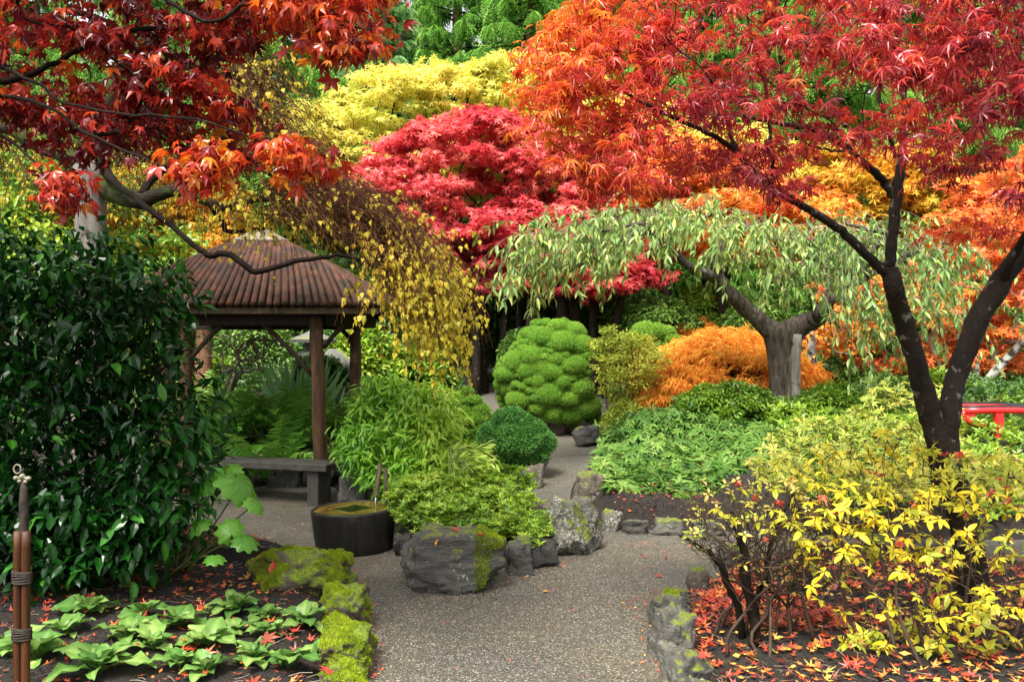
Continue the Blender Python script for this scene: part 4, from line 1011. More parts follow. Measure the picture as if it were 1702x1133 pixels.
# ---- yellow maple behind the pink one
foliage_tree('yellow_maple', 'lemon yellow maple rising behind the pink red maple', 'maple tree',
    [(478, 300), (500, 250), (505, 175), (545, 180), (570, 140), (640, 125), (690, 95), (760, 110), (815, 108), (850, 90), (905, 130), (930, 250), (900, 330), (560, 330)], 20.5, 1.6, 260, .42, .45, 80, T_M5, .17, L_YEL, BARK_DK,
    [(720, 600, 20.5), (715, 500, 20.5), (700, 400, 20.5)], .12, rc=.55, ra=.3, up=.8)
foliage_tree('yellow_maple', 'pale yellow maple top with open twigs in the middle under the cedar', 'maple tree',
    [(820, 110), (850, 60), (890, 85), (960, 90), (1010, 150), (1020, 260), (930, 300), (860, 210)], 21.5, 1.3, 90, .4, .45, 80, T_M5, .17, L_YEL, BARK_DK,
    [(900, 600, 21.5), (905, 480, 21.5), (900, 330, 21.5)], .1, rc=.75, ra=.3, up=.8)
# ---- pink red maple in layers
pk = foliage_tree('pink_maple', 'spreading pinkish red maple in flat layers, centre of the garden', 'maple tree',
    [(572, 300), (590, 235), (640, 240), (690, 205), (740, 200), (800, 180), (870, 200), (940, 230), (1000, 250), (1030, 330), (1010, 430), (930, 470), (880, 470), (850, 490), (800, 480), (760, 490), (700, 470), (690, 420), (640, 400), (600, 360)],
    17.5, 1.7, 400, .33, .42, 84, T_M5, .145, L_PINK, BARK_MAPLE, [(800, 620, 17.6), (795, 560, 17.5), (800, 500, 17.3)], .14, rc=.55, ra=.3, rn=.15, up=.82, droop=.35, hang=.15,
    stems=[[(792, 610, 17.2, 9), (790, 540, 17.2, 8), (770, 490, 17.1, 7), (720, 440, 17, 4)], [(840, 600, 17.4, 7), (838, 540, 17.4, 7), (855, 480, 17.3, 5), (880, 420, 17.2, 3)], [(868, 590, 17.4, 7), (862, 520, 17.4, 6), (870, 460, 17.3, 5), (910, 380, 17.2, 3)]])
# dark multi stemmed maple further right of it
foliage_tree('red_maple', 'red maple with several dark trunks behind the cloud pruned mound', 'maple tree',
    [(880, 400), (1000, 380), (1100, 400), (1110, 470), (1000, 500), (880, 480)], 16.5, 1.2, 60, .45, .25, 120, T_M5, .13, L_PINK, BARK_DK, [(960, 590, 16.5), (955, 540, 16.4), (950, 490, 16.2)], .12, rc=.4,
    stems=[[(925, 590, 16.3, 14), (935, 530, 16.3, 11), (925, 470, 16.3, 7)], [(985, 600, 16.3, 7), (985, 540, 16.3, 7), (990, 480, 16.3, 5)], [(1005, 590, 16.3, 7), (1025, 530, 16.2, 7), (1040, 470, 16.1, 5)], [(885, 600, 16.4, 6), (880, 530, 16.4, 6), (885, 470, 16.4, 5)]])
# orange and gold trees behind the cherry and the right maple
foliage_tree('orange_maple', 'orange maple glowing behind the weeping cherry top', 'maple tree',
    [(1040, 350), (1050, 260), (1130, 230), (1250, 260), (1330, 300), (1400, 330), (1420, 400), (1300, 430), (1150, 420)], 16.5, 1.6, 160, .38, .42, 84, T_M5, .15, L_ORANGE, BARK_DK, [(1200, 560, 16.5), (1200, 500, 16.5), (1210, 430, 16.5)], .12, rc=.5, ra=.35)
foliage_tree('gold_maple', 'yellow gold maple seen between the dark limbs of the right maple', 'maple tree',
    [(1270, 420), (1280, 290), (1350, 230), (1430, 250), (1560, 240), (1600, 330), (1560, 400)], 18.5, 1.4, 160, .4, .42, 80, T_M5, .16, L_GOLD, BARK_DK, [(1420, 560, 18.5), (1425, 450, 18.5), (1420, 380, 18.5)], .12, rc=.62, ra=.3,
    stems=[[(1405, 560, 18, 6), (1400, 400, 18, 5), (1385, 340, 17.8, 4), (1345, 270, 17.8, 2)]])
foliage_tree('yellow_maple', 'bright yellow maple low behind the upper right maple leaves', 'maple tree',
    [(930, 300), (960, 180), (1060, 160), (1190, 180), (1280, 230), (1290, 330), (1100, 340)], 20, 1.3, 130, .4, .42, 72, T_M5, .17, L_YEL, BARK_DK, [(1110, 560, 20), (1105, 450, 20), (1100, 350, 20)], .12, rc=.6)
foliage_tree('orange_maple', 'orange red maple with pale lichen covered stems right of the cherry', 'maple tree',
    [(1340, 560), (1350, 480), (1450, 470), (1540, 440), (1640, 330), (1760, 280), (1900, 300), (1920, 600), (1700, 640), (1560, 640), (1420, 600)], 13.4, 1.3, 190, .32, .4, 84, T_M5, .12, L_ORANGE, BARK_LICHEN,
    [(1628, 700, 13.0), (1632, 650, 13.0), (1650, 600, 13.0)], .075, rc=.5, ra=.35,
    stems=[[(1620, 700, 12.6, 9), (1628, 650, 12.6, 8), (1660, 610, 12.6, 7), (1705, 560, 12.5, 5), (1740, 500, 12.5, 3)], [(1616, 700, 12.7, 6), (1622, 600, 12.7, 5), (1600, 540, 12.7, 4), (1580, 480, 12.7, 3)], [(1612, 700, 12.8, 5), (1580, 640, 12.8, 5), (1555, 590, 12.8, 4), (1540, 520, 12.8, 3)]])
foliage_tree('orange_maple', 'orange red maple beyond the bridge at the right edge', 'maple tree',
    [(1540, 420), (1580, 320), (1720, 240), (1950, 250), (1950, 460), (1700, 470)], 17, 1.3, 120, .4, .4, 84, T_M5, .15, L_ORANGE, BARK_DK, [(1760, 600, 17), (1755, 540, 17), (1750, 440, 17)], .12, rc=.55, ra=.4)
foliage_tree('birch_sapling', 'slim white lichen stem right of the cherry trunk', 'sapling', [(1330, 540), (1400, 500), (1440, 560), (1400, 620), (1340, 600)], 12.6, .4, 22, .25, .5, 40, T_DI, .09, L_ORANGE, BARK_LICHEN,
    [(1352, 690, 12.4), (1353, 650, 12.4), (1350, 590, 12.4), (1346, 540, 12.4)], .065, rc=.3)
# left backdrop under the birch
foliage_tree('gold_shrub_tree', 'orange and yellow leaved tree low behind the shelter roof', 'tree', [(120, 420), (140, 300), (300, 290), (420, 330), (400, 430), (300, 470), (180, 480)], 17, 1.3, 100, .5, .45, 110, T_M5, .14, L_GOLD, BARK_DK, [(270, 600, 17), (270, 540, 17), (270, 470, 17)], .1, rc=.62, ra=.4)
foliage_tree('green_tree', 'light green bushy tree at the far left behind the birch strands', 'tree', [(-120, 480), (-100, 280), (60, 250), (200, 280), (330, 420), (200, 520), (0, 540)], 15, 1.3, 120, .5, .6, 120, T_DI, .12, L_AZ, BARK_DK, [(60, 620, 15), (60, 560, 15), (60, 500, 15)], .1, rc=.35)
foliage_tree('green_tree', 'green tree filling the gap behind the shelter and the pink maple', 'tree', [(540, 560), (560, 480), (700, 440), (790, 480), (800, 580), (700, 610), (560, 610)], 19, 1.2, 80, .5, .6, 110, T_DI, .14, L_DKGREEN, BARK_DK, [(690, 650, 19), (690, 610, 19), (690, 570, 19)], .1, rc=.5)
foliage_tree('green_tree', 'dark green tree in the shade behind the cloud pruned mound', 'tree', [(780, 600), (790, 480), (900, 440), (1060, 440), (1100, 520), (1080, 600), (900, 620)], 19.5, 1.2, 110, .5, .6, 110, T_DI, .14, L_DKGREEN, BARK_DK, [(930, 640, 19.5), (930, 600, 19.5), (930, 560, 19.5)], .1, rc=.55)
def shrub(name, label, cat, px, pyb, D, w, h, tpl, size, leaf, n, lobes=9, dep=.8, rc=.5, ra=.2, rn=.15, singles=0, core=None, up=.75, droop=.2, seed=0, stemm=None, group=None, lobr=.42, normal_out=0.0, rs=3, sizev=.25, base_z=None, roundness=1.0, shell=(.7, 1.04)):
    """domed shrub: lobes over an ellipsoid (pixel width and height at its own depth), dark core wood, leaves on the lobes"""
    c = P(px, pyb, D); s = D / F; W, H = w * s / 2, h * s
    z0 = gz(c[0], c[1]) if base_z is None else base_z
    t = thing(name, label, cat, [c[0], c[1], z0], group)
    zb_ = float(c[2]); hub = np.array([c[0], c[1], zb_])
    g = (np.arange(lobes) + .5) / lobes; ph = np.arange(lobes) * 2.399 + seed; zz = 1 - g * 1.0; rr = np.sqrt(np.clip(1 - zz ** 2, 0, 1))
    ld = np.column_stack([rr * np.cos(ph), rr * np.sin(ph), zz]); lr = lobr * U(.8, 1.2, lobes)
    k = rng.integers(0, lobes, n); u = unit(rng.normal(0, 1, (n, 3)) + ld[k] * 1.1); u[:, 2] = np.where(rng.random(n) < up, np.abs(u[:, 2]), u[:, 2])
    q = ld[k] * (1 - lr[k] * .8)[:, None] + u * lr[k][:, None] * U(shell[0], shell[1], n)[:, None]
    pos = hub + q * np.array([W, W * dep, H]); ok = pos[:, 2] > z0 - .02; pos = pos[ok]; u = u[ok]
    fwd = unit(u * [1, 1, .5] + rng.normal(0, .5, (len(u), 3)) + [0, 0, -droop]); nrm = unit(np.array([0, 0, 1.0]) * (1 - normal_out) + u * (.5 + normal_out) + rng.normal(0, .3, (len(u), 3)))
    # stems
    m = max(10, min(60, n // 60)); tg = pos[rng.integers(0, len(pos), m)] * .85 + hub * .15
    b0 = np.array([[c[0], c[1], z0 - .05]] * m) + rng.normal(0, W * .12, (m, 3)) * [1, 1, 0]
    C = np.stack([b0, b0 * .6 + tg * .4 + [0, 0, .06 * H], tg * .85 + b0 * .15 + [0, 0, .05 * H], tg], 1); r_ = max(.006, min(.02, W * .02))
    V, Fa = tubes(C, np.array([[r_, r_ * .8, r_ * .6, r_ * .3]]) * np.ones((m, 1)), 4, caps=False); part('stems', V, Fa, stemm or TWIG_DK, t, smooth=True)
    leafset(t, tpl, pos, orient(fwd, nrm), size * U(1 - sizev, 1 + sizev, len(pos)), rnd_for(pos, rs, ra, rn, rc, seed), leaf, singles)
    return t
# far shrub layer
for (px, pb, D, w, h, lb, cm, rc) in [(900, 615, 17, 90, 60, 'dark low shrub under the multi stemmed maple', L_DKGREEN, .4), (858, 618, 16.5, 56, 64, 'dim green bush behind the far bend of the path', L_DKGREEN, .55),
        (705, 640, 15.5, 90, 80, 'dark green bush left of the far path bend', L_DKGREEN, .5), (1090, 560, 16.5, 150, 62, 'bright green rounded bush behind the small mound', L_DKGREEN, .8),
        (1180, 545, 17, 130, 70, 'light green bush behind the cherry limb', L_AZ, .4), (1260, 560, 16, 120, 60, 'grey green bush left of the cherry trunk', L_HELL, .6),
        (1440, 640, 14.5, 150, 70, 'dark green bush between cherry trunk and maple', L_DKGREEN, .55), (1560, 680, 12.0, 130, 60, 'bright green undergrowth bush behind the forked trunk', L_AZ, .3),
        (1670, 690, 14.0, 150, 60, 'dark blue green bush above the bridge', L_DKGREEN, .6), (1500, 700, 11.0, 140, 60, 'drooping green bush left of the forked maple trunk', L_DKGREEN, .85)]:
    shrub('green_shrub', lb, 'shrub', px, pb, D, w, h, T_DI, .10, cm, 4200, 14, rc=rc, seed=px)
for (px, pb, D, w, h, lb, cm, rc, sz) in [(420, 640, 15, 150, 110, 'olive green bush far behind the shelter bench', L_DKGREEN, .85, .1), (330, 650, 14, 120, 60, 'low light green bush behind the reddish trunk', L_AZ, .4, .1),
        (600, 650, 14, 150, 110, 'fresh green bush right behind the shelter posts', L_AZ, .55, .11), (690, 640, 14.5, 120, 60, 'green bush behind the hanging birch curtain', L_AZ, .35, .11), (240, 640, 13, 160, 130, 'green bush behind the camellia top', L_AZ, .3, .1),
        (60, 640, 12.5, 260, 160, 'green bush at the left edge behind the camellia', L_DKGREEN, .6, .1), (530, 640, 12.0, 90, 50, 'small dark bush between the shelter posts', L_DKGREEN, .3, .07)]:
    shrub('green_shrub', lb, 'shrub', px, pb, D, w, h, T_DI, sz, cm, 3600, 12, rc=rc, seed=px)

# ---- cloud pruned mounds: solid lobes under a coat of tiny leaves
MOUNDC = solid('mound_core', (.03, .09, .008), (.09, .22, .015), 20, .9, 1.0, 60)
def cloud(name, label, cat, lobes, D, dens=5200, size=.045, leaf=L_MOUND, tpl=T_DI2, rc=.5, seed=1, core=MOUNDC):
    """lobes: (px, py, r_px, depth offset in lobe radii)"""
    L = np.array(lobes, float); c = P(L[:, 0], L[:, 1], D + L[:, 3] * L[:, 2] * D / F); r = L[:, 2] * D / F
    b = c.mean(0); z0 = gz(b[0], b[1]); t = thing(name, label, cat, [b[0], b[1], z0])
    bag = Bag()
    V0, F0 = ICO[2]
    sq = np.column_stack([U(.85, 1.25, len(L)), U(.9, 1.1, len(L)), U(.62, .98, len(L))])
    for k in range(len(L)):
        dn = 1 + .035 * nz(V0, 4, k + seed) ; bag.add(V0 * dn[:, None] * r[k] * .96 * sq[k] + c[k], F0)
    hub = b; 
    bag.part('core', core, t, smooth=True, kind='stuff')
    area = r ** 2; N = dens; k = rng.choice(len(L), N, p=area / area.sum()); u = unit(rng.normal(0, 1, (N, 3)) + [0, -.5, .45])
    pos = c[k] + u * sq[k] * (r[k] * U(.95, 1.015, N))[:, None]
    # drop leaves buried in other lobes
    keep = np.ones(N, bool)
    for m in range(len(L)):
        dd = np.linalg.norm((pos - c[m]) / (sq[m] * r[m]), axis=1); keep &= (dd > .9) | (k == m)
    pos, u, k = pos[keep], u[keep], k[keep]
    fwd = unit(u * .35 + rng.normal(0, .7, (len(u), 3)) + [0, 0, .2]); nrm = unit(u + rng.normal(0, .4, (len(u), 3)))
    tone = rng.normal(0, .09, len(L))[k] + .2 * u[:, 2] * 0
    leafset(t, tpl, pos, orient(fwd, nrm), size * U(.7, 1.3, len(pos)), rnd_for(pos, 9, .10, .14, rc, seed) + tone, leaf, 0)
    return t
big = []
def fill_lobes(outline, rmin, rmax, n, seed, Rb=60, have=()):
    r_ = np.random.default_rng(seed); out = list(have); poly = np.array(outline, float); tries = 0; xc = poly.mean(0); ext = (poly.max(0) - poly.min(0)) / 2
    while len(out) < n and tries < 6000:
        tries += 1; q = r_.uniform(poly.min(0), poly.max(0)); r = r_.uniform(rmin, rmax)
        if not in_poly(q[None], poly)[0] or poly_dist(q[None], poly)[0] < r * .75: continue
        if any(math.hypot(q[0] - o[0], q[1] - o[1]) < (r + o[2]) * .52 for o in out): continue
        e = min(1, math.hypot((q[0] - xc[0]) / ext[0], (q[1] - xc[1]) / ext[1])); out.append((q[0], q[1], r, -(Rb * math.sqrt(max(0, 1 - e * e)) - .45 * r) / r))
    return out
o1 = [(820, 640), (826, 600), (858, 558), (880, 532), (915, 524), (950, 528), (978, 548), (984, 590), (980, 625), (990, 660), (1006, 690), (1000, 710), (940, 706), (880, 700), (830, 690)]
body = [(905, 610, 60, 0), (870, 640, 42, 0), (930, 590, 50, 0), (950, 660, 40, .2), (895, 665, 32, .2)]
cloud('cloud_pruned_cypress', 'large lumpy bright green cloud pruned evergreen mound by the far path', 'topiary shrub', body + fill_lobes(o1, 7, 13, 190, 6, 58, fill_lobes(o1, 20, 32, 22, 5, 54)), 13.0, 150000, .019, rc=.5, seed=5)
o2 = [(1036, 560), (1060, 540), (1090, 532), (1118, 545), (1138, 572), (1120, 590), (1050, 590)]
cloud('cloud_pruned_mound', 'smaller smooth green clipped mound behind the orange maple', 'topiary shrub', [(1090, 565, 28, 0), (1065, 572, 22, 0), (1115, 574, 22, 0)] + fill_lobes(o2, 12, 22, 12, 6, 30), 15, 20000, .032, rc=.55, seed=6)
o3 = [(748, 700), (752, 650), (775, 625), (795, 650), (812, 690), (832, 730), (830, 755), (790, 760), (750, 745)]
cloud('cloud_pruned_shrub', 'lumpy green clipped shrub in tiers left of the round bush', 'topiary shrub', [(785, 690, 28, 0), (795, 725, 28, 0), (770, 665, 22, 0)] + fill_lobes(o3, 11, 20, 26, 7, 32), 10.6, 34000, .026, rc=.4, seed=7)
ob = [(800, 745), (806, 705), (830, 682), (865, 680), (898, 698), (916, 735), (912, 765), (880, 776), (830, 770)]
cloud('round_bush', 'dense rounded dark green bush beside the narrow path', 'shrub', [(858, 730, 46, 0), (835, 728, 36, 0), (884, 736, 34, 0)] + fill_lobes(ob, 14, 24, 20, 8, 36), 10.1, 30000, .040, rc=.5, leaf=L_ROUND, seed=8, core=solid('round_bush_core', (.01, .035, .008), (.03, .075, .012), 20, .9, 1, 60))

# ---- yellow green nandina, orange laceleaf
shrub('yellow_green_shrub', 'low yellow green shrub under the left side of the orange maple', 'shrub', 1040, 720, 11.2, 80, 50, T_DI, .05, L_YG, 3500, 10, rc=.4, ra=.3, seed=4)
T_TH = (np.array([(-.035, 0, 0), (.035, 0, 0), (.02, .55, -.1), (0, 1, -.5)], float), np.array([(0, 1, 2), (0, 2, 3)]))
T_LACE = t_merge([(T_TH[0] @ rotm('Z', a).T * s, T_TH[1]) for a, s in ((-.8, .7), (-.3, 1), (.25, .95), (.8, .7))])
def mound_lace(name, label, px, pyb, D, w, h, n, seed, dep=.9):
    c = P(px, pyb, D); s = D / F; W, H = w * s / 2, h * s; z0 = gz(c[0], c[1])
    t = thing(name, label, 'maple tree', [c[0], c[1], z0])
    hub = np.array([c[0], c[1], float(c[2])])
    m = 300; u = unit(rng.normal(0, 1, (m, 3))); u[:, 2] = np.abs(u[:, 2]) * .95 + .03; pc = u * (U(.86, 1.0, m) + .05 * nz(u, 3.0, seed))[:, None]
    pc = np.sign(pc) * np.abs(pc) ** [1, 1, .8]
    cen = hub + pc * [W, W * dep, H]
    pos, R, k = pad_leaves(cen, .19, .35, n // m, .85, .9, (.3, 1.1), hang=.45)
    out = unit((pos - hub) * [1, 1, .2]); fwd = unit(out + [0, 0, -.7] + rng.normal(0, .6, pos.shape)); nrm = unit(out * .8 + [0, 0, .9] + rng.normal(0, .3, pos.shape))
    q = np.array([[c[0], c[1], z0 - .05], [c[0] + .03, c[1], z0 + .2], [c[0] - .02, c[1], z0 + .45]])
    (V, Fa), _, _ = skeleton(smooth_path(q, 5), .06, hub + pc * [W * .85, W * dep * .85, H * .85], rmin=.005); part('branches', V, Fa, BARK_DK, t, smooth=True)
    V, Fa = tubes(smooth_path(q, 7)[None], np.full((1, 7), .055), 8); part('trunk', V, Fa, BARK_DK, t, smooth=True)
    tone = rng.normal(0, .10, m)[k]
    leafset(t, T_LACE, pos, orient(fwd, nrm), .15 * U(.7, 1.3, len(pos)), rnd_for(pos, 2.5, .18, .15, .52, seed) + tone, L_LACE, 0)
mound_lace('laceleaf_maple', 'domed orange laceleaf maple behind the cherry trunk', 1212, 690, 12.6, 310, 142, 14000, 2)
mound_lace('laceleaf_maple', 'small orange laceleaf maple tuft above the larger orange dome', 1165, 575, 16.5, 70, 45, 3000, 3)
shrub('green_shrub', 'mid green leafy shrub in front of the orange laceleaf maple', 'shrub', 1210, 705, 10.9, 190, 68, t_diamond(.4, .2), .075, L_AZ, 7000, 20, rc=.22, ra=.25, seed=11, lobr=.3)
shrub('green_shrub', 'mid green leafy shrub right of the cherry trunk', 'shrub', 1385, 715, 10.9, 150, 75, t_diamond(.4, .2), .075, L_AZ, 5000, 16, rc=.2, ra=.25, seed=12, lobr=.3)

# ---- weeping cherry
ct = P(1306, 705, 11.4); cz = gz(ct[0], ct[1])
ch = thing('weeping_cherry', 'old weeping cherry with thick split trunk and drooping green leaves', 'cherry tree', [ct[0], ct[1], cz])
CD = 11.2
rows = [(1308, 735, CD, 27), (1307, 690, CD, 23.5), (1305, 640, CD, 23), (1303, 600, CD, 24), (1302, 570, CD, 27), (1300, 548, CD, 30), (1300, 535, CD, 22)]
c, r = ptube(rows, n=16); c[0, 2] = cz - .15; V, Fa = tubes(c[None], r[None], 20)
n1 = 1 + .10 * nz(V * [5, 5, 1.6], 1.6, 3); cx_ = np.repeat(c, 20, 0); V = cx_ + (V - cx_) * n1[:, None]
part('trunk', V, Fa, BARK_CHERRY, ch, smooth=True)
c, r = ptube([(1322, 712, CD - .17, 9), (1323, 650, CD - .18, 8), (1322, 600, CD - .18, 9), (1324, 556, CD - .16, 9)], n=8); V, Fa = tubes(c[None], r[None], 8); part('dead_wood_strip', V, Fa, BARK_PALE, ch, smooth=True)
limbs = [[(1296, 556, CD, 20), (1270, 540, CD, 16), (1240, 510, CD, 14), (1205, 480, CD - .1, 13), (1190, 450, CD - .2, 12), (1192, 420, CD - .3, 9), (1205, 400, CD - .3, 7), (1212, 385, CD - .2, 4)],
         [(1196, 462, CD - .1, 11), (1170, 455, CD - .3, 9), (1148, 445, CD - .5, 8), (1120, 420, CD - .6, 6), (1095, 398, CD - .8, 6), (1065, 385, CD - .9, 4.5), (1030, 402, CD - 1.0, 3), (990, 425, CD - 1.1, 2.2), (945, 445, CD - 1.2, 1.4)],
         [(1100, 400, CD - .8, 5), (1080, 380, CD - .9, 4), (1055, 372, CD - .9, 3), (1000, 385, CD - 1.0, 2)],
         [(1310, 552, CD, 22), (1340, 536, CD - .1, 17), (1358, 528, CD - .2, 14), (1372, 508, CD - .3, 11), (1405, 478, CD - .4, 8), (1440, 460, CD - .5, 6), (1500, 430, CD - .6, 6), (1520, 412, CD - .6, 4)],
         [(1358, 528, CD - .2, 9), (1380, 480, CD + .3, 6), (1370, 452, CD + .4, 5), (1320, 452, CD + .3, 4), (1280, 470, CD + .3, 3)],
         [(1445, 462, CD - .5, 6), (1430, 430, CD - .6, 5), (1470, 400, CD - .7, 4), (1475, 385, CD - .7, 4), (1400, 370, CD - .7, 3)],
         [(1500, 430, CD - .6, 5), (1540, 408, CD - .6, 4), (1580, 405, CD - .5, 3)]]
tips = []
for l in limbs:
    c, r = ptube(l, wob=.012); V, Fa = tubes(c[None], r[None], 8); part('limb', V, Fa, BARK_CHERRY, ch, smooth=True); tips += list(c[2:])
def starts_in(poly, n, D, th): q = poly_pts(poly, n); return P(q[:, 0], q[:, 1], D + U(-th, th, n))
S = np.concatenate([starts_in([(905, 385), (950, 350), (1060, 350), (1150, 332), (1250, 350), (1330, 372), (1400, 372), (1330, 410), (1200, 385), (1080, 385), (960, 410)], 190, CD - .6, .9),
                    starts_in([(1330, 400), (1400, 380), (1470, 378), (1570, 395), (1560, 430), (1450, 440), (1340, 450)], 90, CD - .5, .8),
                    starts_in([(1180, 400), (1330, 420), (1400, 470), (1300, 480), (1200, 450)], 40, CD - .4, .7),
                    starts_in([(920, 400), (1060, 390), (1060, 430), (920, 450)], 44, CD - .9, .5), starts_in([(1340, 470), (1560, 440), (1550, 520), (1470, 560), (1370, 560)], 46, CD - .6, .6), starts_in([(880, 390), (930, 370), (940, 440), (890, 460)], 24, CD - 1.1, .3)])
(V, Fa), nodes, _ = skeleton(np.array(tips[:1] + tips), .03, S, bias=.0, rmin=.004, rmax=.02, sag=.06); part('twigs', V, Fa, TWIG_PALE, ch, smooth=True)
hubc = P(1250, 430, CD); d0 = unit((S - hubc) * [1, 1, .2]) + [0, 0, .35]
pxs, pys, _ = proj(S); ln = np.where(pxs < 960, U(.5, 1.15, len(S)), np.where(pxs < 1130, U(.4, .95, len(S)), np.where(pxs > 1340, U(.6, 1.5, len(S)), U(.3, .75, len(S)))))
ST = strands(S, d0 * [.9, .9, 1] + rng.normal(0, .4, S.shape), ln, U(.22, .5, len(S)), 10, .10)
V, Fa = tubes(ST, np.linspace(.004, .0018, 11)[None] * np.ones((len(ST), 1)), 3, caps=False); part('hanging_twigs', V, Fa, TWIG_PALE, ch)
def strand_leaves(ST, per, size, tilt=.6, lo=.05):
    N, m, _ = ST.shape; k = np.repeat(np.arange(N), per); u = U(lo, 1, len(k)) * (m - 1) - 1e-6; u = np.clip(u, 0, m - 1.001); i_ = u.astype(int); fr = (u - i_)[:, None]
    pos = ST[k, i_] * (1 - fr) + ST[k, i_ + 1] * fr; tan = unit(ST[k, i_ + 1] - ST[k, i_]); rd = rng.normal(0, 1, pos.shape); rd -= (rd * tan).sum(-1, keepdims=True) * tan; rd = unit(rd)
    return pos, tan, rd, k
pos, tan, rd, k = strand_leaves(ST, 19, .1)
fwd = unit(tan * .2 + rd * .9 + [0, 0, -.7] + rng.normal(0, .2, pos.shape)); nrm = unit(rd * .6 + [0, 0, .7] + rng.normal(0, .35, pos.shape))
T_CH = [t_oval(.30, b, .18) for b in (.15, .35, .5)]
px_, _, _ = proj(pos); rn_ = rnd_for(pos, 1.8, .2, .22, .50) - .22 * (px_ > 1340)
leafset(ch, T_CH, pos, orient(fwd, nrm), .125 * U(.7, 1.2, len(pos)), rn_, L_CHERRY, 300, name='leaf', lod=[ov3(.30, b, .18) for b in (.15, .35, .5)])
# ---- weeping birch over the shelter
bt = P(150, 420, 7.6); bz1 = gz(bt[0], bt[1])
bi = thing('weeping_birch', 'weeping birch with pale trunk, brown hanging twigs and sparse yellow leaves', 'birch tree', [bt[0], bt[1], bz1])
BD = 7.6
c, r = ptube([(150, 760, BD, 30), (150, 560, BD, 27), (152, 420, BD, 25), (150, 340, BD, 25), (152, 290, BD, 30), (156, 270, BD, 26)], n=20); c[0, 2] = bz1 - .2
V, Fa = tubes(c[None], r[None], 16); part('trunk', V, Fa, BARK_PALE, bi, smooth=True)
lb = [([(155, 300, BD, 22), (160, 240, BD, 18), (190, 150, BD, 14), (230, 90, BD, 11)], BARK_MOSS), ([(150, 300, BD, 16), (110, 260, BD, 14), (60, 240, BD, 12), (0, 210, BD, 9), (-100, 200, BD, 6)], BARK_MOSS),
      ([(165, 300, BD, 20), (200, 325, BD - .1, 18), (235, 335, BD - .2, 14), (260, 325, BD - .2, 12), (300, 318, BD - .2, 10), (345, 335, BD - .2, 9), (375, 345, BD - .2, 8), (430, 330, BD - .2, 6), (520, 335, BD - .3, 5), (600, 355, BD - .3, 4), (660, 390, BD - .4, 3)], BARK_MOSS),
      ([(170, 280, BD, 13), (200, 310, BD - .4, 7), (245, 345, BD - .8, 6.5), (285, 375, BD - .9, 6), (325, 410, BD - 1, 6), (350, 425, BD - 1.0, 6.5), (375, 420, BD - 1.0, 6.5), (400, 435, BD - 1.0, 7), (425, 452, BD - 1, 6.5), (465, 442, BD - 1, 6), (520, 430, BD - 1, 5), (570, 425, BD - .9, 4), (620, 438, BD - .9, 3)], BARK_DK),
      ([(190, 150, BD, 12), (250, 120, BD, 10), (320, 110, BD, 8), (370, 140, BD - .1, 6), (410, 200, BD - .2, 4)], BARK_MOSS),
      ([(345, 335, BD - .2, 7), (370, 370, BD - .1, 6), (380, 385, BD, 5), (440, 380, BD, 4)], BARK_DK),
      ([(230, 330, BD - .2, 10), (260, 290, BD, 8), (330, 250, BD, 7), (400, 260, BD, 6), (470, 300, BD, 5), (560, 320, BD, 4), (640, 350, BD, 3)], BARK_DK),
      ([(230, 90, BD, 9), (180, 40, BD, 8), (100, 20, BD, 6), (0, 60, BD, 5)], BARK_DK)]
lims = []
for l, m in lb:
    c, r = ptube(l, wob=.004); r = r * (.95 if m is BARK_MOSS else .78); V, Fa = tubes(c[None], r[None], 9); part('limb', V, Fa, m, bi, smooth=True); lims.append(c)
def dome(poly, n, D, th, dirx, up, L, droop, noise_=.08, seg=6):
    S = starts_in(poly, n, D, th); d = np.column_stack([np.full(n, dirx) + rng.normal(0, .25, n), rng.normal(0, .35, n), np.full(n, up) + rng.normal(0, .15, n)]); return strands(S, d, U(*L, n), droop, seg, noise_)
sets = [dome([(330, 90), (400, 110), (430, 200), (470, 260), (400, 300), (330, 220)], 520, BD - .1, .5, .45, .3, (.5, 1.2), .40),
        dome([(430, 300), (490, 280), (560, 300), (620, 345), (650, 390), (600, 420), (520, 380), (440, 370)], 1150, BD - .3, .55, .8, .22, (.3, .85), .36),
        dome([(540, 330), (610, 345), (665, 390), (690, 445), (650, 465), (590, 420)], 520, BD - .4, .5, .6, .05, (.6, 1.15), .42),
        dome([(300, 290), (420, 300), (470, 350), (430, 400), (340, 350)], 150, BD - .2, .5, .25, .2, (.3, .7), .5),
        dome([(-60, 200), (140, 220), (330, 250), (300, 330), (-60, 260)], 420, BD + 1.1, .7, .0, .0, (.3, 1.0), .55),
        dome([(620, 380), (665, 400), (705, 470), (710, 550), (660, 520), (620, 450)], 300, BD - .5, .4, .35, -.1, (.4, .8), .42)]
bag = Bag(); ST = []
for s in sets: bag.add(*tubes(s, np.linspace(.0034, .0016, s.shape[1])[None] * np.ones((len(s), 1)), 3, caps=False)); 
bag.part('hanging_twigs', TWIG, bi, kind='stuff')
T_BI = [t_oval(.82, b, .1, st=(0, .25, .6, 1), wd=(.2, 1, .6, 0)) for b in (.1, .4)]
for s, per, lo in ((sets[0], 2, .2), (sets[1], 1, .3), (sets[2], 5, .5), (sets[3], 4, .2), (sets[4], 2, .2), (sets[5], 12, .3)):
    ST.append(strand_leaves(s, per, .05, lo=lo)[:3])
pos = np.concatenate([a[0] for a in ST]); tan = np.concatenate([a[1] for a in ST]); rd = np.concatenate([a[2] for a in ST])
fwd = unit(rd * .5 + [0, 0, -.8] + tan * .2); nrm = unit(rd + rng.normal(0, .5, rd.shape) + [0, -.4, .3])
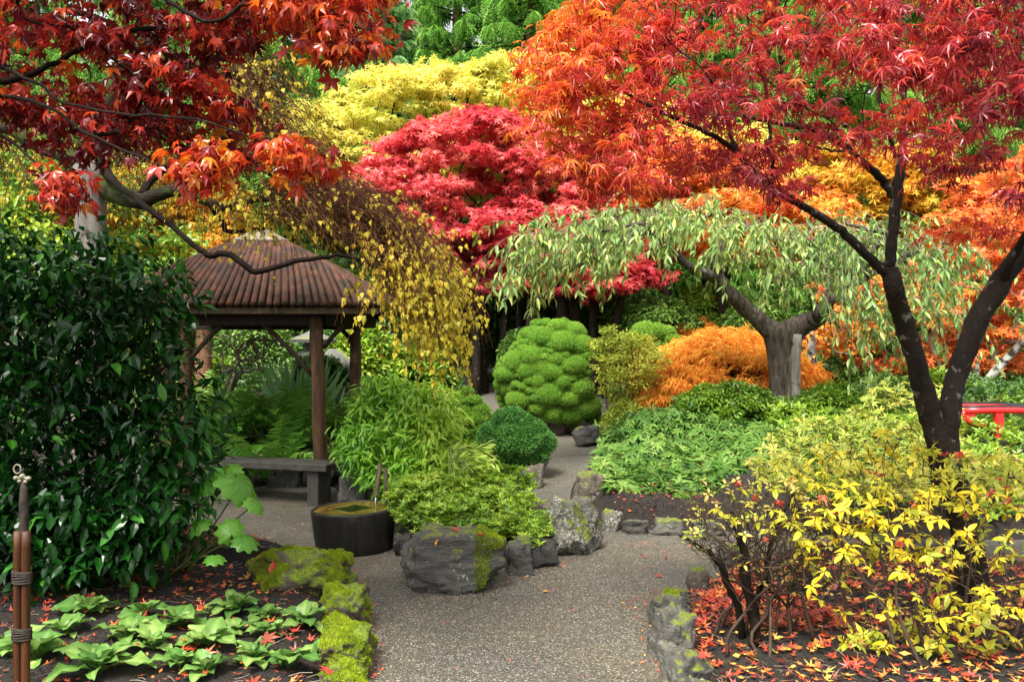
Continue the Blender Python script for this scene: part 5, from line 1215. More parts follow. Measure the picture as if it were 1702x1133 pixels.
leafset(bi, T_BI, pos, orient(fwd, nrm), .043 * U(.5, 1.45, len(pos)), rnd_for(pos, 2, .25, .25, .5), L_BIRCH, 300, lod=[(np.array([(0, 0, 0), (.4, .35, .05), (0, 1, -.2), (-.4, .35, .05)], float), np.array([(0, 1, 2), (0, 2, 3)]))])

# ---- plants under and behind the shelter
tr = P(338, 600, 12.6)
t_ = foliage_tree('pine_trunk_tree', 'reddish barked conifer trunk standing behind the shelter', 'tree', [(300, 470), (400, 460), (400, 500), (300, 500)], 12.6, .6, 14, .4, .4, 80, T_DI2, .1, L_DKGREEN, BARK_RED, [(338, 660, 12.6), (338, 600, 12.6), (340, 540, 12.6), (342, 480, 12.6)], .11)
# bare gnarled shrub
def bare(name, label, base_px, D, poly, n, rr, mat, th=.5, stems=3, rmin=.004, group=None, spread=.15, jit=.16, lift=.0, bias=.15, reach=.65):
    b = P(base_px[0], base_px[1], D); z0 = gz(b[0], b[1]); t = thing(name, label, 'shrub', [b[0], b[1], z0], group)
    T = pads_in(poly, n, D, th); nodes_all = []
    a = rng.permutation(n); 
    for s in range(stems):
        tg = T[a[s::stems]]; m = tg.mean(0); b0 = np.array([b[0], b[1], z0 - .05]) + [rng.normal(0, spread), rng.normal(0, spread), 0]
        q = np.array([b0, b0 * (1 - reach * .55) + m * reach * .55 + rng.normal(0, .02, 3), b0 * (1 - reach) + m * reach])
        q = smooth_path(q, 6); V, Fa = tubes(q[None], np.linspace(rr, rr * .7, 6)[None], 7); part('stem', V, Fa, mat, t, smooth=True)
        (V, Fa), nd, _ = skeleton(q, rr, tg, rmin=rmin, rmax=rr * .7, jit=jit, bias=bias, sag=lift); part('twigs', V, Fa, mat, t, smooth=True)
    return t, T
bare('bare_shrub', 'leafless gnarled shrub with pale curly branches seen through the shelter', (375, 690), 11.6, [(330, 600), (350, 555), (400, 540), (450, 550), (480, 580), (440, 620), (380, 620)], 90, .03, TWIG_PALE, .4, 3, .006, jit=.22)
# iris clump
it = P(500, 690, 11.2); iz = gz(it[0], it[1]); ir = thing('iris_clump', 'clump of upright blue green sword leaves behind the ferns', 'iris plant', [it[0], it[1], iz])
n = 130; S = np.column_stack([it[0] + rng.normal(0, .14, n), it[1] + rng.normal(0, .1, n), np.full(n, iz + .05)]); a = rng.normal(0, .34, (n, 2)); fwd = np.column_stack([a, np.ones(n)]); nrm = np.column_stack([rng.normal(0, .5, n), -np.ones(n), np.zeros(n)])
leafset(ir, t_oval(.05, .12, .1, st=(0, .4, .75, 1), wd=(1, 1, .8, 0)), S, orient(fwd, nrm), U(.5, .95, n), U(.3, 1, n), L_IRIS, 120, name='blade')
# ferns: every frond its own piece
FR = [t_frond(24, .17, .50, 1), t_frond(24, .15, .75, 2), t_frond(24, .19, .3, 3)]
FG = 'sword ferns on the bed behind the bench'
for (px, py, D, nf, L, lb) in [(385, 700, 10.3, 20, .85, 'tall dark fern behind the left part of the bench'), (345, 720, 10.0, 18, .8, 'dark fern beside the camellia and the shelter post'), (455, 745, 9.7, 22, .85, 'big arching fern behind the bench right half'),
        (495, 725, 10.3, 20, .9, 'fern with tall fronds against the front post'), (390, 765, 9.5, 14, .6, 'low fern with spreading fronds just above the bench seat'), (430, 700, 10.6, 16, .85, 'fern in front of the iris clump'),
        (565, 700, 10.8, 12, .6, 'fern between the two shelter posts'), (340, 640, 11.5, 14, .7, 'light green fern by the reddish trunk')]:
    b = P(px, py, D); z0 = gz(b[0], b[1]); t = thing('sword_fern', lb, 'fern', [b[0], b[1], z0], FG)
    az = np.arange(nf) * 2.399 + U(0, 6); fwd = np.column_stack([np.cos(az), np.sin(az), U(.1, .9, nf)]); S = np.column_stack([np.full(nf, b[0]), np.full(nf, b[1]), np.full(nf, z0 + .02)]) + .03 * fwd
    nrm = np.array([0, 0, 1.0]) + rng.normal(0, .12, (nf, 3))
    leafset(t, FR, S, orient(fwd, nrm), L * U(.75, 1.15, nf), U(.25, .9, nf) + (.25 if py < 650 else 0), L_FERN, 60, name='frond', cell=2)
b = P(952, 705, 13.0); z0 = gz(b[0], b[1]); t = thing('sword_fern', 'light green fern in front of the cloud pruned mound above the pale rock', 'fern', [b[0], b[1], z0])
nf = 22; az = np.arange(nf) * 2.399; fwd = np.column_stack([np.cos(az), np.sin(az), U(.3, 1.2, nf)]); S = np.tile([b[0], b[1], z0 + .02], (nf, 1))
leafset(t, FR, S, orient(fwd, np.array([0, 0, 1.0]) + rng.normal(0, .12, (nf, 3))), .5 * U(.75, 1.15, nf), U(.5, 1, nf), L_FERN, 60, name='frond', cell=2)

# ---- bamboo leaved bush right of the shelter
poly = [(560, 730), (590, 660), (620, 625), (690, 640), (740, 640), (752, 690), (765, 740), (800, 775), (770, 800), (700, 800), (650, 830), (610, 800), (575, 770)]
def stem_bush(name, label, cat, base, D, poly, th, npad, padr, flat, per, tpl, size, leaf, stemm, rr, singles, rnf, nst=5, up=.6, droop=.5, shell=(.3, 1.1), rmin=.003, fold=None, name_leaf='leaf', cell=9, group=None, tips=False):
    D0 = float(np.mean(D(np.array(poly)[:, 1]))) if callable(D) else D
    b = P(base[0], base[1], D0); z0 = gz(b[0], b[1]); t = thing(name, label, cat, [b[0], b[1], z0], group)
    T = pads_in(poly, npad, D, th); T[:, 2] = np.maximum(T[:, 2], ground_h(T[:, 0], T[:, 1]) + .04)
    a = rng.permutation(npad)
    bag = Bag(); allp = []
    xs = np.sort(T[:, 0]); order = np.argsort(T[:, 0])
    for s in range(nst):
        ids = order[s * npad // nst:(s + 1) * npad // nst]; tg = T[ids]; m = tg.mean(0)
        b0 = np.array([b[0] * .3 + m[0] * .7, m[1] + rng.normal(0, th * .3), 0.]); b0[2] = gz(b0[0], b0[1]) - .05
        q = smooth_path(np.array([b0, b0 * .6 + m * .4 + [rng.normal(0, .03), 0, .02], b0 * .3 + m * .7]), 6); V, Fa = tubes(q[None], np.linspace(rr, rr * .7, 6)[None], 6); part('stem', V, Fa, stemm, t, smooth=True)
        (V, Fa), nd, _ = skeleton(q, rr, tg, rmin=rmin, rmax=rr * .7, jit=.12); bag.add(V, Fa)
    bag.part('twigs', stemm, t, smooth=True, kind='stuff')
    if tips:
        pos = T; d = unit(T - np.array([b[0], b[1], z0])); fwd = unit(d * [1, 1, .2] + rng.normal(0, .4, T.shape)); nrm = unit(np.array([0, 0, 1.0]) + .35 * d + rng.normal(0, .3, T.shape)); R = orient(fwd, nrm)
    else: pos, R, k = pad_leaves(T, padr * U(.8, 1.2, npad), flat, per, up, droop, shell)
    ok = pos[:, 2] > ground_h(pos[:, 0], pos[:, 1]) + .01; pos, R = pos[ok], R[ok]
    return t, pos, R, T
t, pos, R, T = stem_bush('bamboo_bush', 'leafy bright green bamboo like bush behind the water basin', 'shrub', (680, 820), lambda y: np.interp(y, [640, 830], [8.7, 7.7]), poly, .4, 190, .16, .8, 34, None, 0, None, STEM_G, .012, 300, None, 9)
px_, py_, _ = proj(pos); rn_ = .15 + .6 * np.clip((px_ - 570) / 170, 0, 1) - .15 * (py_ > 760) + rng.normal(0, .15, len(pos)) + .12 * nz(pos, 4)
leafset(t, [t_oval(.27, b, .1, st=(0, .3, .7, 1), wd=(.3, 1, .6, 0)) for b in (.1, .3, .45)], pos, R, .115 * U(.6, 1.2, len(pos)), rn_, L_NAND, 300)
# ---- low bright azalea over the boulders
AT = t_whorl(ov3(.26, .2), 7, .75, seed=4); ATL = t_whorl(t_diamond(.28, .2), 8, .75, seed=4)
poly = [(640, 830), (665, 800), (740, 790), (800, 790), (860, 815), (905, 860), (905, 900), (870, 925), (850, 900), (810, 885), (740, 880), (670, 870)]
t, pos, R, T = stem_bush('green_azalea', 'low bright green azalea spilling over the dark boulders', 'azalea', (780, 905), lambda y: np.interp(y, [780, 925], [7.5, 6.3]), poly, .3, 240, .11, .6, 11, None, 0, None, TWIG_DK, .01, 0, None, 8, up=.85, droop=.1)
nrm = R[:, :, 2]; R = orient(R[:, :, 1] * [1, 1, .2], nrm + [0, -.25, .3]); leafset(t, AT, pos, R, .048 * U(.7, 1.25, len(pos)), rnd_for(pos, 3.5, .2, .17, .45), L_AZ, 300, name='leaf_rosette', cell=12, lod=[ATL])
poly2 = [(770, 800), (800, 775), (860, 780), (890, 800), (880, 815), (820, 820)]
t, pos, R, T = stem_bush('green_azalea', 'small low azalea at the foot of the round clipped bush', 'azalea', (820, 815), 8.7, poly2, .35, 50, .10, .5, 12, None, 0, None, TWIG_DK, .008, 0, None, 4, up=.85)
leafset(t, ATL, pos, R, .045 * U(.7, 1.25, len(pos)), rnd_for(pos, 3.5, .2, .17, .3), L_AZ, 0, rest='foliage')
# pale bamboo shoots reaching right over the path
S = P([775, 790, 770, 785, 760, 800], [745, 760, 770, 778, 730, 770], [7.5, 7.4, 7.5, 7.3, 7.6, 7.4]); 
# pale shoots of the bamboo bush reaching right towards the path
sh = starts_in([(740, 740), (790, 745), (790, 775), (750, 780)], 16, 7.4, .15); SH = strands(sh, np.column_stack([np.full(16, 1.0), rng.normal(0, .3, 16), U(.0, .5, 16)]), U(.15, .35, 16), .10, 6, .06)
bb = thing('bamboo_bush', 'pale yellow green bamboo shoots leaning out towards the narrow path', 'shrub', sh[0] * [1, 1, 0] + [0, 0, gz(sh[0, 0], sh[0, 1])])
stx = np.stack([np.column_stack([sh[:, 0], sh[:, 1], ground_h(sh[:, 0], sh[:, 1]) - .05]), sh * [1, 1, .6] + [0, 0, .08], sh], 1); V, Fa = tubes(stx, np.full((16, 3), .004), 5); part('shoots', V, Fa, STEM_G, bb, smooth=True, kind='stuff')
V, Fa = tubes(SH, np.full((16, 7), .003), 4); part('twigs', V, Fa, STEM_G, bb, smooth=True, kind='stuff')
p_, tn, rd_, _ = strand_leaves(SH, 9, .1, lo=.1); leafset(bb, [ribbed(t_oval(.24, b, .1), .1, 0) for b in (.1, .3)], p_, orient(unit(tn * .8 + rd_ * .6), unit(rng.normal(0, .3, p_.shape) + [0, -.4, 1])), .095 * U(.7, 1.2, len(p_)), U(.6, 1, len(p_)), L_NAND, 140)
poly = [(988, 570), (1010, 545), (1060, 555), (1110, 590), (1100, 625), (1075, 660), (1065, 710), (1035, 720), (1015, 680), (1000, 640)]
t, pos, R, T = stem_bush('yellow_green_shrub', 'loose yellow green shrub between mound and orange laceleaf maple', 'shrub', (1030, 690), 12.2, poly, .6, 175, .13, .6, 42, None, 0, None, TWIG_DK, .012, 0, None, 6, up=.7, droop=.1)
leafset(t, T_DI, pos, R, .055 * U(.6, 1.3, len(pos)), rnd_for(pos, 2.5, .3, .15, .45), L_YG, 0)
# ---- hellebores
HW = [t_whorl(ov3(.27, .35, .12), 7, tl, arc=2 * math.pi, seed=s) for s, tl in ((1, .1), (2, -.15), (3, -.35))]
poly = [(985, 790), (995, 740), (1040, 700), (1080, 680), (1180, 690), (1290, 710), (1300, 760), (1200, 800), (1180, 830), (1110, 830), (1060, 825), (1010, 815)]
t, pos, R, T = stem_bush('hellebore_clump', 'wide mass of green fan leaved hellebores behind the upright boulder', 'perennial', (1130, 850), lambda y: np.interp(y, [680, 835], [10.6, 8.0]), poly, .3, 1150, .1, .5, 1, None, 0, None, STEM_G, .006, 0, None, 14, tips=True)
R = orient(R[:, :, 1], R[:, :, 2] + [0, -.45, .3]); leafset(t, HW, pos, R, .125 * U(.7, 1.2, len(pos)), rnd_for(pos, 2, .18, .18, .5), L_HELL, 300, name='fan_leaf', rest='more_fan_leaves', cell=14)

# ---- camellia, dark and glossy
LC = [ribbed(t_oval(.46, b, .14, wav=.008), .2, 0) for b in (.1, .3, .5)]
polyC = [(-140, 420), (0, 400), (60, 415), (130, 395), (200, 420), (260, 450), (300, 500), (325, 580), (330, 680), (345, 760), (330, 830), (270, 880), (200, 920), (180, 960), (120, 940), (60, 900), (-140, 880)]
t, pos, R, T = stem_bush('camellia', 'dense dark glossy camellia bush filling the left side', 'camellia', (100, 960), 5.6, polyC, .75, 360, .24, .8, 26, None, 0, None, BARK_DK, .022, 300, None, 7, up=.5, droop=.55, shell=(.5, 1.1), rmin=.004)
p2, R2, _ = pad_leaves(pads_in([(-100, 820), (330, 800), (300, 900), (200, 950), (100, 960), (-100, 940)], 90, 5.1, .35), .2, .8, 24, .5, .6, (.3, 1.1)); ok = p2[:, 2] > ground_h(p2[:, 0], p2[:, 1]) + .02; pos = np.concatenate([pos, p2[ok]]); R = np.concatenate([R, R2[ok]])
px_, py_, dd = proj(pos); rn_ = .10 + rng.exponential(.17, len(pos)) + .28 * np.clip((px_ - 240) / 110, 0, 1) + .2 * (py_ < 470)  # mostly dark leaf values, with a few bright ones painted in as highlights
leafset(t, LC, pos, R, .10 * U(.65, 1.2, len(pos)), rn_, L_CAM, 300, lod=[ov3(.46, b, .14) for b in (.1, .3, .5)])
# camellia lower sprig in the bed
T_UMB = None
# ---- broad round leaved plant
def t_round(seed, lob=9):
    r_ = np.random.default_rng(seed); V = [(0, 0, 0)]; n = 36
    for k in range(n):
        a = -math.pi + 2 * math.pi * (k + .5) / n; rr = (.5 + .055 * math.cos(lob * a) + .02 * r_.normal()) * (1 - .55 * math.exp(-((abs(a) - math.pi) / .25) ** 2))
        V.append((rr * .55 * math.sin(a), .12 + rr * .55 * math.cos(a), -.02 * math.cos(lob * a)))
    for k in range(n):
        a = -math.pi + 2 * math.pi * (k + .5) / n; rr = (.5 + .07 * math.cos(lob * a) + .015 * r_.normal()) * (1 - .65 * math.exp(-((abs(a) - math.pi) / .25) ** 2))
        V.append((rr * math.sin(a), .12 + rr * math.cos(a), -.20 - .03 * math.cos(lob * a)))
    Fa = [(0, k + 1, (k + 1) % n + 1) for k in range(n)] + [(k + 1, n + k + 1, n + (k + 1) % n + 1) for k in range(n)] + [(k + 1, n + (k + 1) % n + 1, (k + 1) % n + 1) for k in range(n)]
    return np.array(V, float), np.array(Fa)
b = G(300, 985); b[2] = gz(b[0], b[1]); t = thing('butterbur', 'plant with large round scalloped green leaves on long pale stalks', 'plant', b)
RL = [t_round(1), t_round(2), t_round(3)]; ROUNDM = leafmat('butterbur_leaf', [(0.05, 0.17, 0.02), (0.11, 0.32, 0.03), (0.2, 0.45, 0.05)], .35, .4, .45, ns=10)
lv = [(400, 800, 5.2, .34, (.35, -.6, .55), (.5, -.1, -.9)), (372, 782, 5.35, .28, (-.1, -.5, .7), (-.4, -.3, -.6)), (345, 800, 5.3, .26, (-.3, -.7, .5), (-.5, -.2, -.7)), (425, 835, 5.15, .18, (.6, -.5, .4), (.6, 0, -.8)),
      (408, 895, 5.0, .20, (.25, -.75, .5), (.7, -.1, -.5)), (383, 882, 5.05, .20, (-.15, -.7, .6), (-.2, .2, .9)), (357, 925, 4.85, .15, (.1, -.5, .8), (.2, -.6, -.2)), (330, 870, 5.1, .2, (-.2, -.7, .5), (-.6, -.1, -.6)), (300, 840, 5.3, .16, (0, -.5, .8), (-.5, -.2, -.5)), (270, 800, 5.4, .2, (-.2, -.6, .6), (-.5, 0, -.6))]
for n_, (px, py, D, s, nr, fw) in enumerate(lv):
    p = P(px, py, D); Rm = orient(np.array([fw], float) * [1, 1, .6], np.array([nr], float) * [.8, .35, 1.3] + [0, 0, .25]); tv, tf = RL[n_ % 3]; s = s * .84
    V = np.einsum('ij,kj->ki', Rm[0], tv) * s + p; V = V - Rm[0, :, 1] * s * .12
    part('leaf', V, tf, ROUNDM, t, np.full(len(V), U(.35, .8)), smooth=True)
    q = smooth_path(np.array([b + rng.normal(0, .05, 3) * [1, 1, 0], b * .45 + p * .55 + [rng.normal(0, .02), .03, .03], p - Rm[0, :, 2] * .004 * 0]), 10); V, Fa = tubes(q[None], np.linspace(.008, .0045, 10)[None], 7); part('leaf_stalk', V, Fa, STEM_G, t, smooth=True)

# ---- broad leaved young plants in the front left bed
def t_prim(seed):
    r_ = np.random.default_rng(seed); V = []; Fa = []; ys = np.linspace(0, 1, 9); w = .5 * np.array([.12, .26, .50, .80, .98, 1.0, .86, .52, .06]) * .58; bend = r_.uniform(.25, .7)
    for i, (y, k) in enumerate(zip(ys, w)):
        z = .55 * y * (1 - y * .6) - bend * y ** 2.2 * .7
        for j, u in enumerate((-1, -.5, 0, .5, 1)):
            e = abs(u) ** 2 * (.055 * math.sin(i * 2.1 + seed * 1.7 + (2 if u > 0 else 0)))
            V.append((u * k * (1 + .05 * r_.normal() * (abs(u) == 1)), y, z + abs(u) * .11 * min(1, k * 5) * .5 + e))
    for i in range(8):
        for j in range(4):
            a = i * 5 + j; Fa += [(a, a + 1, a + 6), (a, a + 6, a + 5)]
    return np.array(V, float), np.array(Fa)
PR = [ribbed(t_prim(s), .30, 0) for s in range(6)]
PG = 'young broad leaved plants in the front left bed'
pl = [(150, 1010, 4.7, .19, 11, 'green leaf rosette in the middle distance right of the bamboo post'), (60, 1115, 4.1, .24, 9, 'large leaved plant at the foot of the bamboo post'), (165, 1120, 3.95, .26, 10, 'biggest leaf rosette at the bottom left of the bed'),
      (215, 1060, 4.3, .21, 9, 'leafy rosette with upright oval leaves behind the biggest one'), (300, 1035, 4.6, .20, 9, 'rosette with folded leaves in the middle of the bed'), (392, 1000, 4.9, .2, 13, 'tall bushy rosette just in front of the moss rock'),
      (385, 1060, 4.5, .16, 8, 'small rosette left of the bright red fallen leaves'), (345, 1085, 4.3, .2, 9, 'spreading rosette beside an orange fallen leaf'), (450, 1050, 4.5, .16, 8, 'small rosette between fallen red leaves near the moss edge'),
      (505, 1030, 4.7, .18, 10, 'rosette with one pale leaf lifted towards the gravel'), (420, 1110, 4.15, .18, 10, 'rosette with curled leaves near the bottom edge'), (480, 1120, 4.1, .19, 9, 'flat rosette lying towards the bright moss cushion'),
      (345, 1140, 4.0, .18, 8, 'rosette cut by the bottom of the picture'), (255, 1100, 4.2, .2, 7, 'rosette between the biggest plant and bare soil')]
pl += [(110, 1045, 4.4, .17, 8, 'rosette close behind the bamboo post, leaves leaning right'), (240, 1010, 4.75, .15, 8, 'small rosette in the darker soil under the camellia edge'), (440, 1005, 4.8, .15, 9, 'small rosette against the front of the moss rock'),
       (20, 1075, 4.2, .2, 8, 'rosette cut by the left edge of the picture'), (300, 1120, 4.05, .17, 8, 'low rosette between two larger ones at the bottom of the bed'), (530, 1075, 4.35, .13, 7, 'tiny rosette tucked against the moss edging')]
for (px, py, D, L, nl, lb) in pl:
    nl = int(nl * 1.7)
    b = P(px, py, D); b[2] = gz(b[0], b[1]); t = thing('leafy_seedling', lb, 'plant', b, PG)
    az = np.arange(nl) * 2.399 + U(0, 6); el = np.linspace(.15, 1.7, nl) + rng.normal(0, .15, nl)
    fwd = np.column_stack([np.cos(az), np.sin(az), el * .9]); nrm = np.column_stack([-np.cos(az) * .4, -np.sin(az) * .4, np.ones(nl)]) + rng.normal(0, .2, (nl, 3))
    S = np.tile(b + [0, 0, .005], (nl, 1)); leafset(t, PR, S, orient(fwd, nrm), L * .74 * U(.6, 1.4, nl) * np.linspace(1.1, .75, nl), U(.05, .75, nl), L_PRIM, 40, name='leaf', cell=1, smooth=True)

# ---- right front bed: yellow azalea, bare azalea, peach azalea
YW = [t_whorl(t_oval(.42, .35, .10), 6, tl, seed=s) for s, tl in ((5, .25), (6, -.1), (7, .5))]
YL = [ribbed(t_oval(.47, b, .10), -.12, .05) for b in (.15, .35, .55)]
def whorl_leaves(tipsp, dirs, k, size, tilt):
    """separate leaves set round every twig end"""
    N = len(tipsp); i_ = np.repeat(np.arange(N), k); az = np.tile(np.arange(k) * 2 * math.pi / k, N) + np.repeat(U(0, 6, N), k) + rng.normal(0, .2, N * k)
    up = unit(dirs)[i_]; a, b_ = frames(up); rad = np.cos(az)[:, None] * a + np.sin(az)[:, None] * b_
    fwd = unit(rad + up * (tilt + rng.normal(0, .25, N * k))[:, None]); nrm = unit(up + rad * -.2 + rng.normal(0, .2, fwd.shape)); return tipsp[i_] + fwd * .004, orient(fwd, nrm), i_
polyY = [(1190, 850), (1230, 790), (1300, 750), (1400, 735), (1500, 700), (1600, 755), (1720, 755), (1880, 760), (1900, 1000), (1720, 1010), (1720, 1090), (1500, 1100), (1400, 1090), (1380, 1010), (1310, 960), (1330, 900), (1260, 880)]
t, pos, R, T = stem_bush('yellow_azalea', 'azalea bush with bright yellow leaves in whorls, right foreground', 'azalea', (1520, 1120), lambda y: np.interp(y, [690, 830, 1080], [5.1, 4.35, 4.1]), polyY, .4, 900, .05, .5, 1, None, 0, None, TWIG_DK, .011, 0, None, 12, tips=True, rmin=.0022)
qx, qy, _ = proj(T); T = T[rng.random(len(T)) < np.where(qy > 930, .42, np.where(qx < 1330, .5, .85))]
d = unit(np.array([0, -.25, 1.0]) + rng.normal(0, .45, T.shape)); pos, R, i_ = whorl_leaves(T, d, 6, .05, .0)
tone = rnd_for(T, 2.5, .28, .18, .32)[i_]; leafset(t, YL, pos, R, .046 * U(.55, 1.4, len(pos)), tone + rng.normal(0, .08, len(pos)), L_YAZ, 300, lod=[ov3(.42, b) for b in (.15, .35, .55)])
# red maple leaves caught in the twigs
q = pads_in([(1220, 800), (1400, 760), (1700, 740), (1740, 980), (1400, 960), (1250, 900)], 34, 4.35, .3); bg_ = Bag()
bg_.add(*inst(t_maple(5, 105, .3, .2, .6, False, 3), q, orient(rng.normal(0, .6, q.shape) + [0, 0, -1.0], rng.normal(0, .5, q.shape) + [0, -1.0, .3]), U(.04, .075, len(q)), U(.3, .6, len(q)))); bg_.part('caught_leaves', L_LITTER, t, kind='stuff')
polyB = [(1240, 770), (1310, 700), (1400, 690), (1470, 635), (1590, 640), (1600, 750), (1720, 765), (1740, 830), (1500, 830), (1300, 820)]
t, pos, R, T = stem_bush('peach_azalea', 'azalea with pale yellow and peach leaves behind the yellow one', 'azalea', (1450, 850), lambda y: np.interp(y, [640, 800], [8.6, 6.2]), polyB, .4, 950, .05, .5, 1, None, 0, None, TWIG_DK, .010, 0, None, 10, tips=True, rmin=.003)
d = unit(np.array([0, -.1, 1.0]) + rng.normal(0, .4, T.shape)); pos, R, i_ = whorl_leaves(T, d, 7, .05, .35)
leafset(t, [t_oval(.30, b, .1, st=(0, .45, 1), wd=(.3, 1, 0)) for b in (.1, .35)], pos, R, .068 * U(.7, 1.2, len(pos)), rnd_for(T, 2, .3, .15, .38)[i_] + rng.normal(0, .08, len(pos)), L_PEACH, 200)
polyT = [(1140, 850), (1160, 800), (1240, 790), (1330, 800), (1400, 830), (1420, 960), (1330, 1000), (1200, 960), (1130, 900)]
t1, T = bare('bare_azalea', 'nearly leafless azalea with a thicket of thin brown twigs by the kerb', (1262, 1075), 4.45, polyT, 760, .011, TWIG_DK, .4, 11, .0015, spread=.13, jit=.09, bias=.45, reach=.35)
for l in ([(1258, 1085, 4.4, 10), (1250, 1020, 4.4, 8.5), (1242, 960, 4.4, 8), (1232, 900, 4.4, 6), (1215, 850, 4.4, 4)], [(1236, 1035, 4.5, 6.5), (1212, 975, 4.5, 6), (1190, 930, 4.5, 5), (1160, 905, 4.5, 3.5), (1130, 890, 4.5, 2)], [(1250, 1040, 4.45, 5), (1268, 960, 4.45, 5), (1290, 880, 4.45, 4), (1320, 820, 4.45, 2.5)]):
    c, r = ptube(l, wob=.006); c[0, 2] = gz(c[0, 0], c[0, 1]) - .05; V, Fa = tubes(c[None], r[None], 8); part('stem', V, Fa, BARK_DK, t1, smooth=True)
sel = T[rng.random(len(T)) < .16]; d = unit(np.array([0, -.2, 1.0]) + rng.normal(0, .5, sel.shape)); pos, R, i_ = whorl_leaves(sel, d, 4, .05, .3)
leafset(t1, YL, pos, R, .032 * U(.6, 1.2, len(pos)), rnd_for(pos, 3, .2, .2, .6), L_PEACH, 100)

# ---- the right maple: traced limbs, palmate leaves
mt = P(1620, 1110, 4.9); mz = gz(mt[0], mt[1]); rm = thing('red_maple', 'forked Japanese maple in crimson and orange leaf leaning over the right side', 'maple tree', [mt[0], mt[1], mz])
M = 4.9
LB = [('trunk', [(1632, 1130, M, 42), (1622, 1050, M, 36), (1615, 960, M, 32), (1600, 860, M, 29), (1578, 790, M, 29), (1565, 740, M, 29), (1561, 710, M, 22), (1561, 692, M, 8)]),
      ('limb', [(1572, 800, M, 24), (1562, 745, M, 22), (1547, 690, M, 20), (1528, 620, M - .05, 18), (1505, 545, M - .1, 17), (1487, 480, M - .2, 16), (1478, 445, M - .2, 15)]),
      ('limb', [(1576, 800, M, 22), (1572, 740, M, 21), (1580, 680, M, 18), (1592, 620, M + .1, 18), (1620, 545, M + .1, 19), (1650, 490, M + .1, 19), (1690, 430, M + .1, 17), (1740, 360, M + .1, 14), (1800, 270, M, 11), (1850, 150, M, 8)]),
      ('limb', [(1480, 458, M - .2, 12), (1440, 425, M - .25, 10), (1400, 385, M - .3, 10), (1340, 345, M - .4, 9), (1285, 312, M - .5, 9), (1250, 280, M - .55, 8), (1220, 248, M - .6, 7), (1160, 212, M - .7, 5), (1100, 187, M - .8, 5), (1030, 150, M - .9, 3), (960, 110, M - 1, 2)]),
      ('limb', [(1478, 448, M - .2, 13), (1484, 390, M - .2, 12), (1490, 330, M - .2, 13), (1497, 270, M - .2, 10), (1503, 200, M - .2, 7), (1500, 130, M - .2, 6), (1490, 60, M - .2, 5), (1500, -60, M - .2, 4)]),
      ('limb', [(1484, 325, M - .2, 9), (1466, 298, M - .2, 9), (1425, 262, M - .3, 8), (1390, 232, M - .3, 7), (1350, 215, M - .4, 6), (1290, 205, M - .5, 5), (1220, 190, M - .6, 3)]),
      ('branch', [(1280, 312, M - .5, 4), (1284, 280, M - .5, 4), (1278, 200, M - .5, 4), (1266, 110, M - .5, 4), (1245, 50, M - .5, 3), (1240, -40, M - .5, 2)]),
      ('branch', [(1222, 250, M - .6, 5), (1210, 210, M - .6, 4), (1195, 175, M - .6, 3.5), (1180, 130, M - .7, 2.5)]),
      ('branch', [(1266, 120, M - .5, 3.5), (1290, 60, M - .5, 3), (1310, -10, M - .5, 2.5)]),
      ('branch', [(1488, 260, M - .2, 5), (1470, 200, M - .3, 5), (1460, 120, M - .3, 4), (1480, 60, M - .4, 3)]),
      ('branch', [(1450, 282, M - .2, 3.5), (1420, 255, M - .4, 3), (1380, 250, M - .5, 3), (1340, 238, M - .6, 2)]),
      ('branch', [(1660, 480, M + .1, 9), (1700, 400, M - .1, 7), (1760, 300, M - .3, 6), (1760, 160, M - .5, 4), (1700, 60, M - .8, 3)])]
tips = []
for nm, l in LB:
    c, r = ptube(l, n=len(l) * 6, wob=.003 if nm != 'trunk' else 0); r = r * (.8 if nm == 'trunk' else .74 if l[0][0] < 1570 else .92)
    if nm == 'trunk': c[0, 2] = mz - .15; r[:5] *= np.linspace(1.5, 1.05, 5)
    sd = 18 if nm != 'branch' else 8
    V, Fa = tubes(c[None], r[None], sd); cr = np.repeat(c, sd, 0); V = cr + (V - cr) * (1 + .09 * nz(V * [1, 1, .45], 26, 2) + .05 * nz(V, 60, 4))[:, None]; part(nm, V, Fa, BARK_MAPLE, rm, smooth=True)
    if nm != 'trunk': tips += list(c[3:])
up_poly = [(860, 130), (880, 80), (920, 40), (990, -60), (1200, -250), (1900, -300), (2050, 0), (1950, 260), (1760, 290), (1702, 240), (1650, 300), (1560, 340), (1500, 300), (1400, 290), (1340, 320), (1240, 330), (1160, 300), (1090, 350), (1010, 330), (950, 290), (890, 200)]
cen = pads_in(up_poly, 420, M - .6, .9)
cen2 = pads_in([(1540, 400), (1600, 330), (1700, 280), (1850, 260), (1900, 420), (1720, 470), (1640, 420)], 26, M + .2, .35)
cen3 = pads_in([(900, 60), (1000, 0), (1090, 120), (1100, 330), (1000, 320), (900, 230)], 46, M - .9, .45)
cen4 = pads_in([(1500, -60), (1800, -100), (1900, 300), (1760, 340), (1600, 330), (1470, 200), (1440, 60)], 50, M - 1.5, .45)
allc = np.concatenate([cen, cen2, cen3, cen4])
(V, Fa), nodes, _ = skeleton(np.array(tips[:1] + tips), .02, allc, bias=.0, rmin=.0025, rmax=.012, sag=.0, jit=.1); part('twigs', V, Fa, BARK_MAPLE, rm, smooth=True)
pos, R, k = pad_leaves(allc, .16 * U(.6, 1.4, len(allc)), .5, 20, .7, .7, (.2, 1.15))
px_, py_, dd = proj(pos)
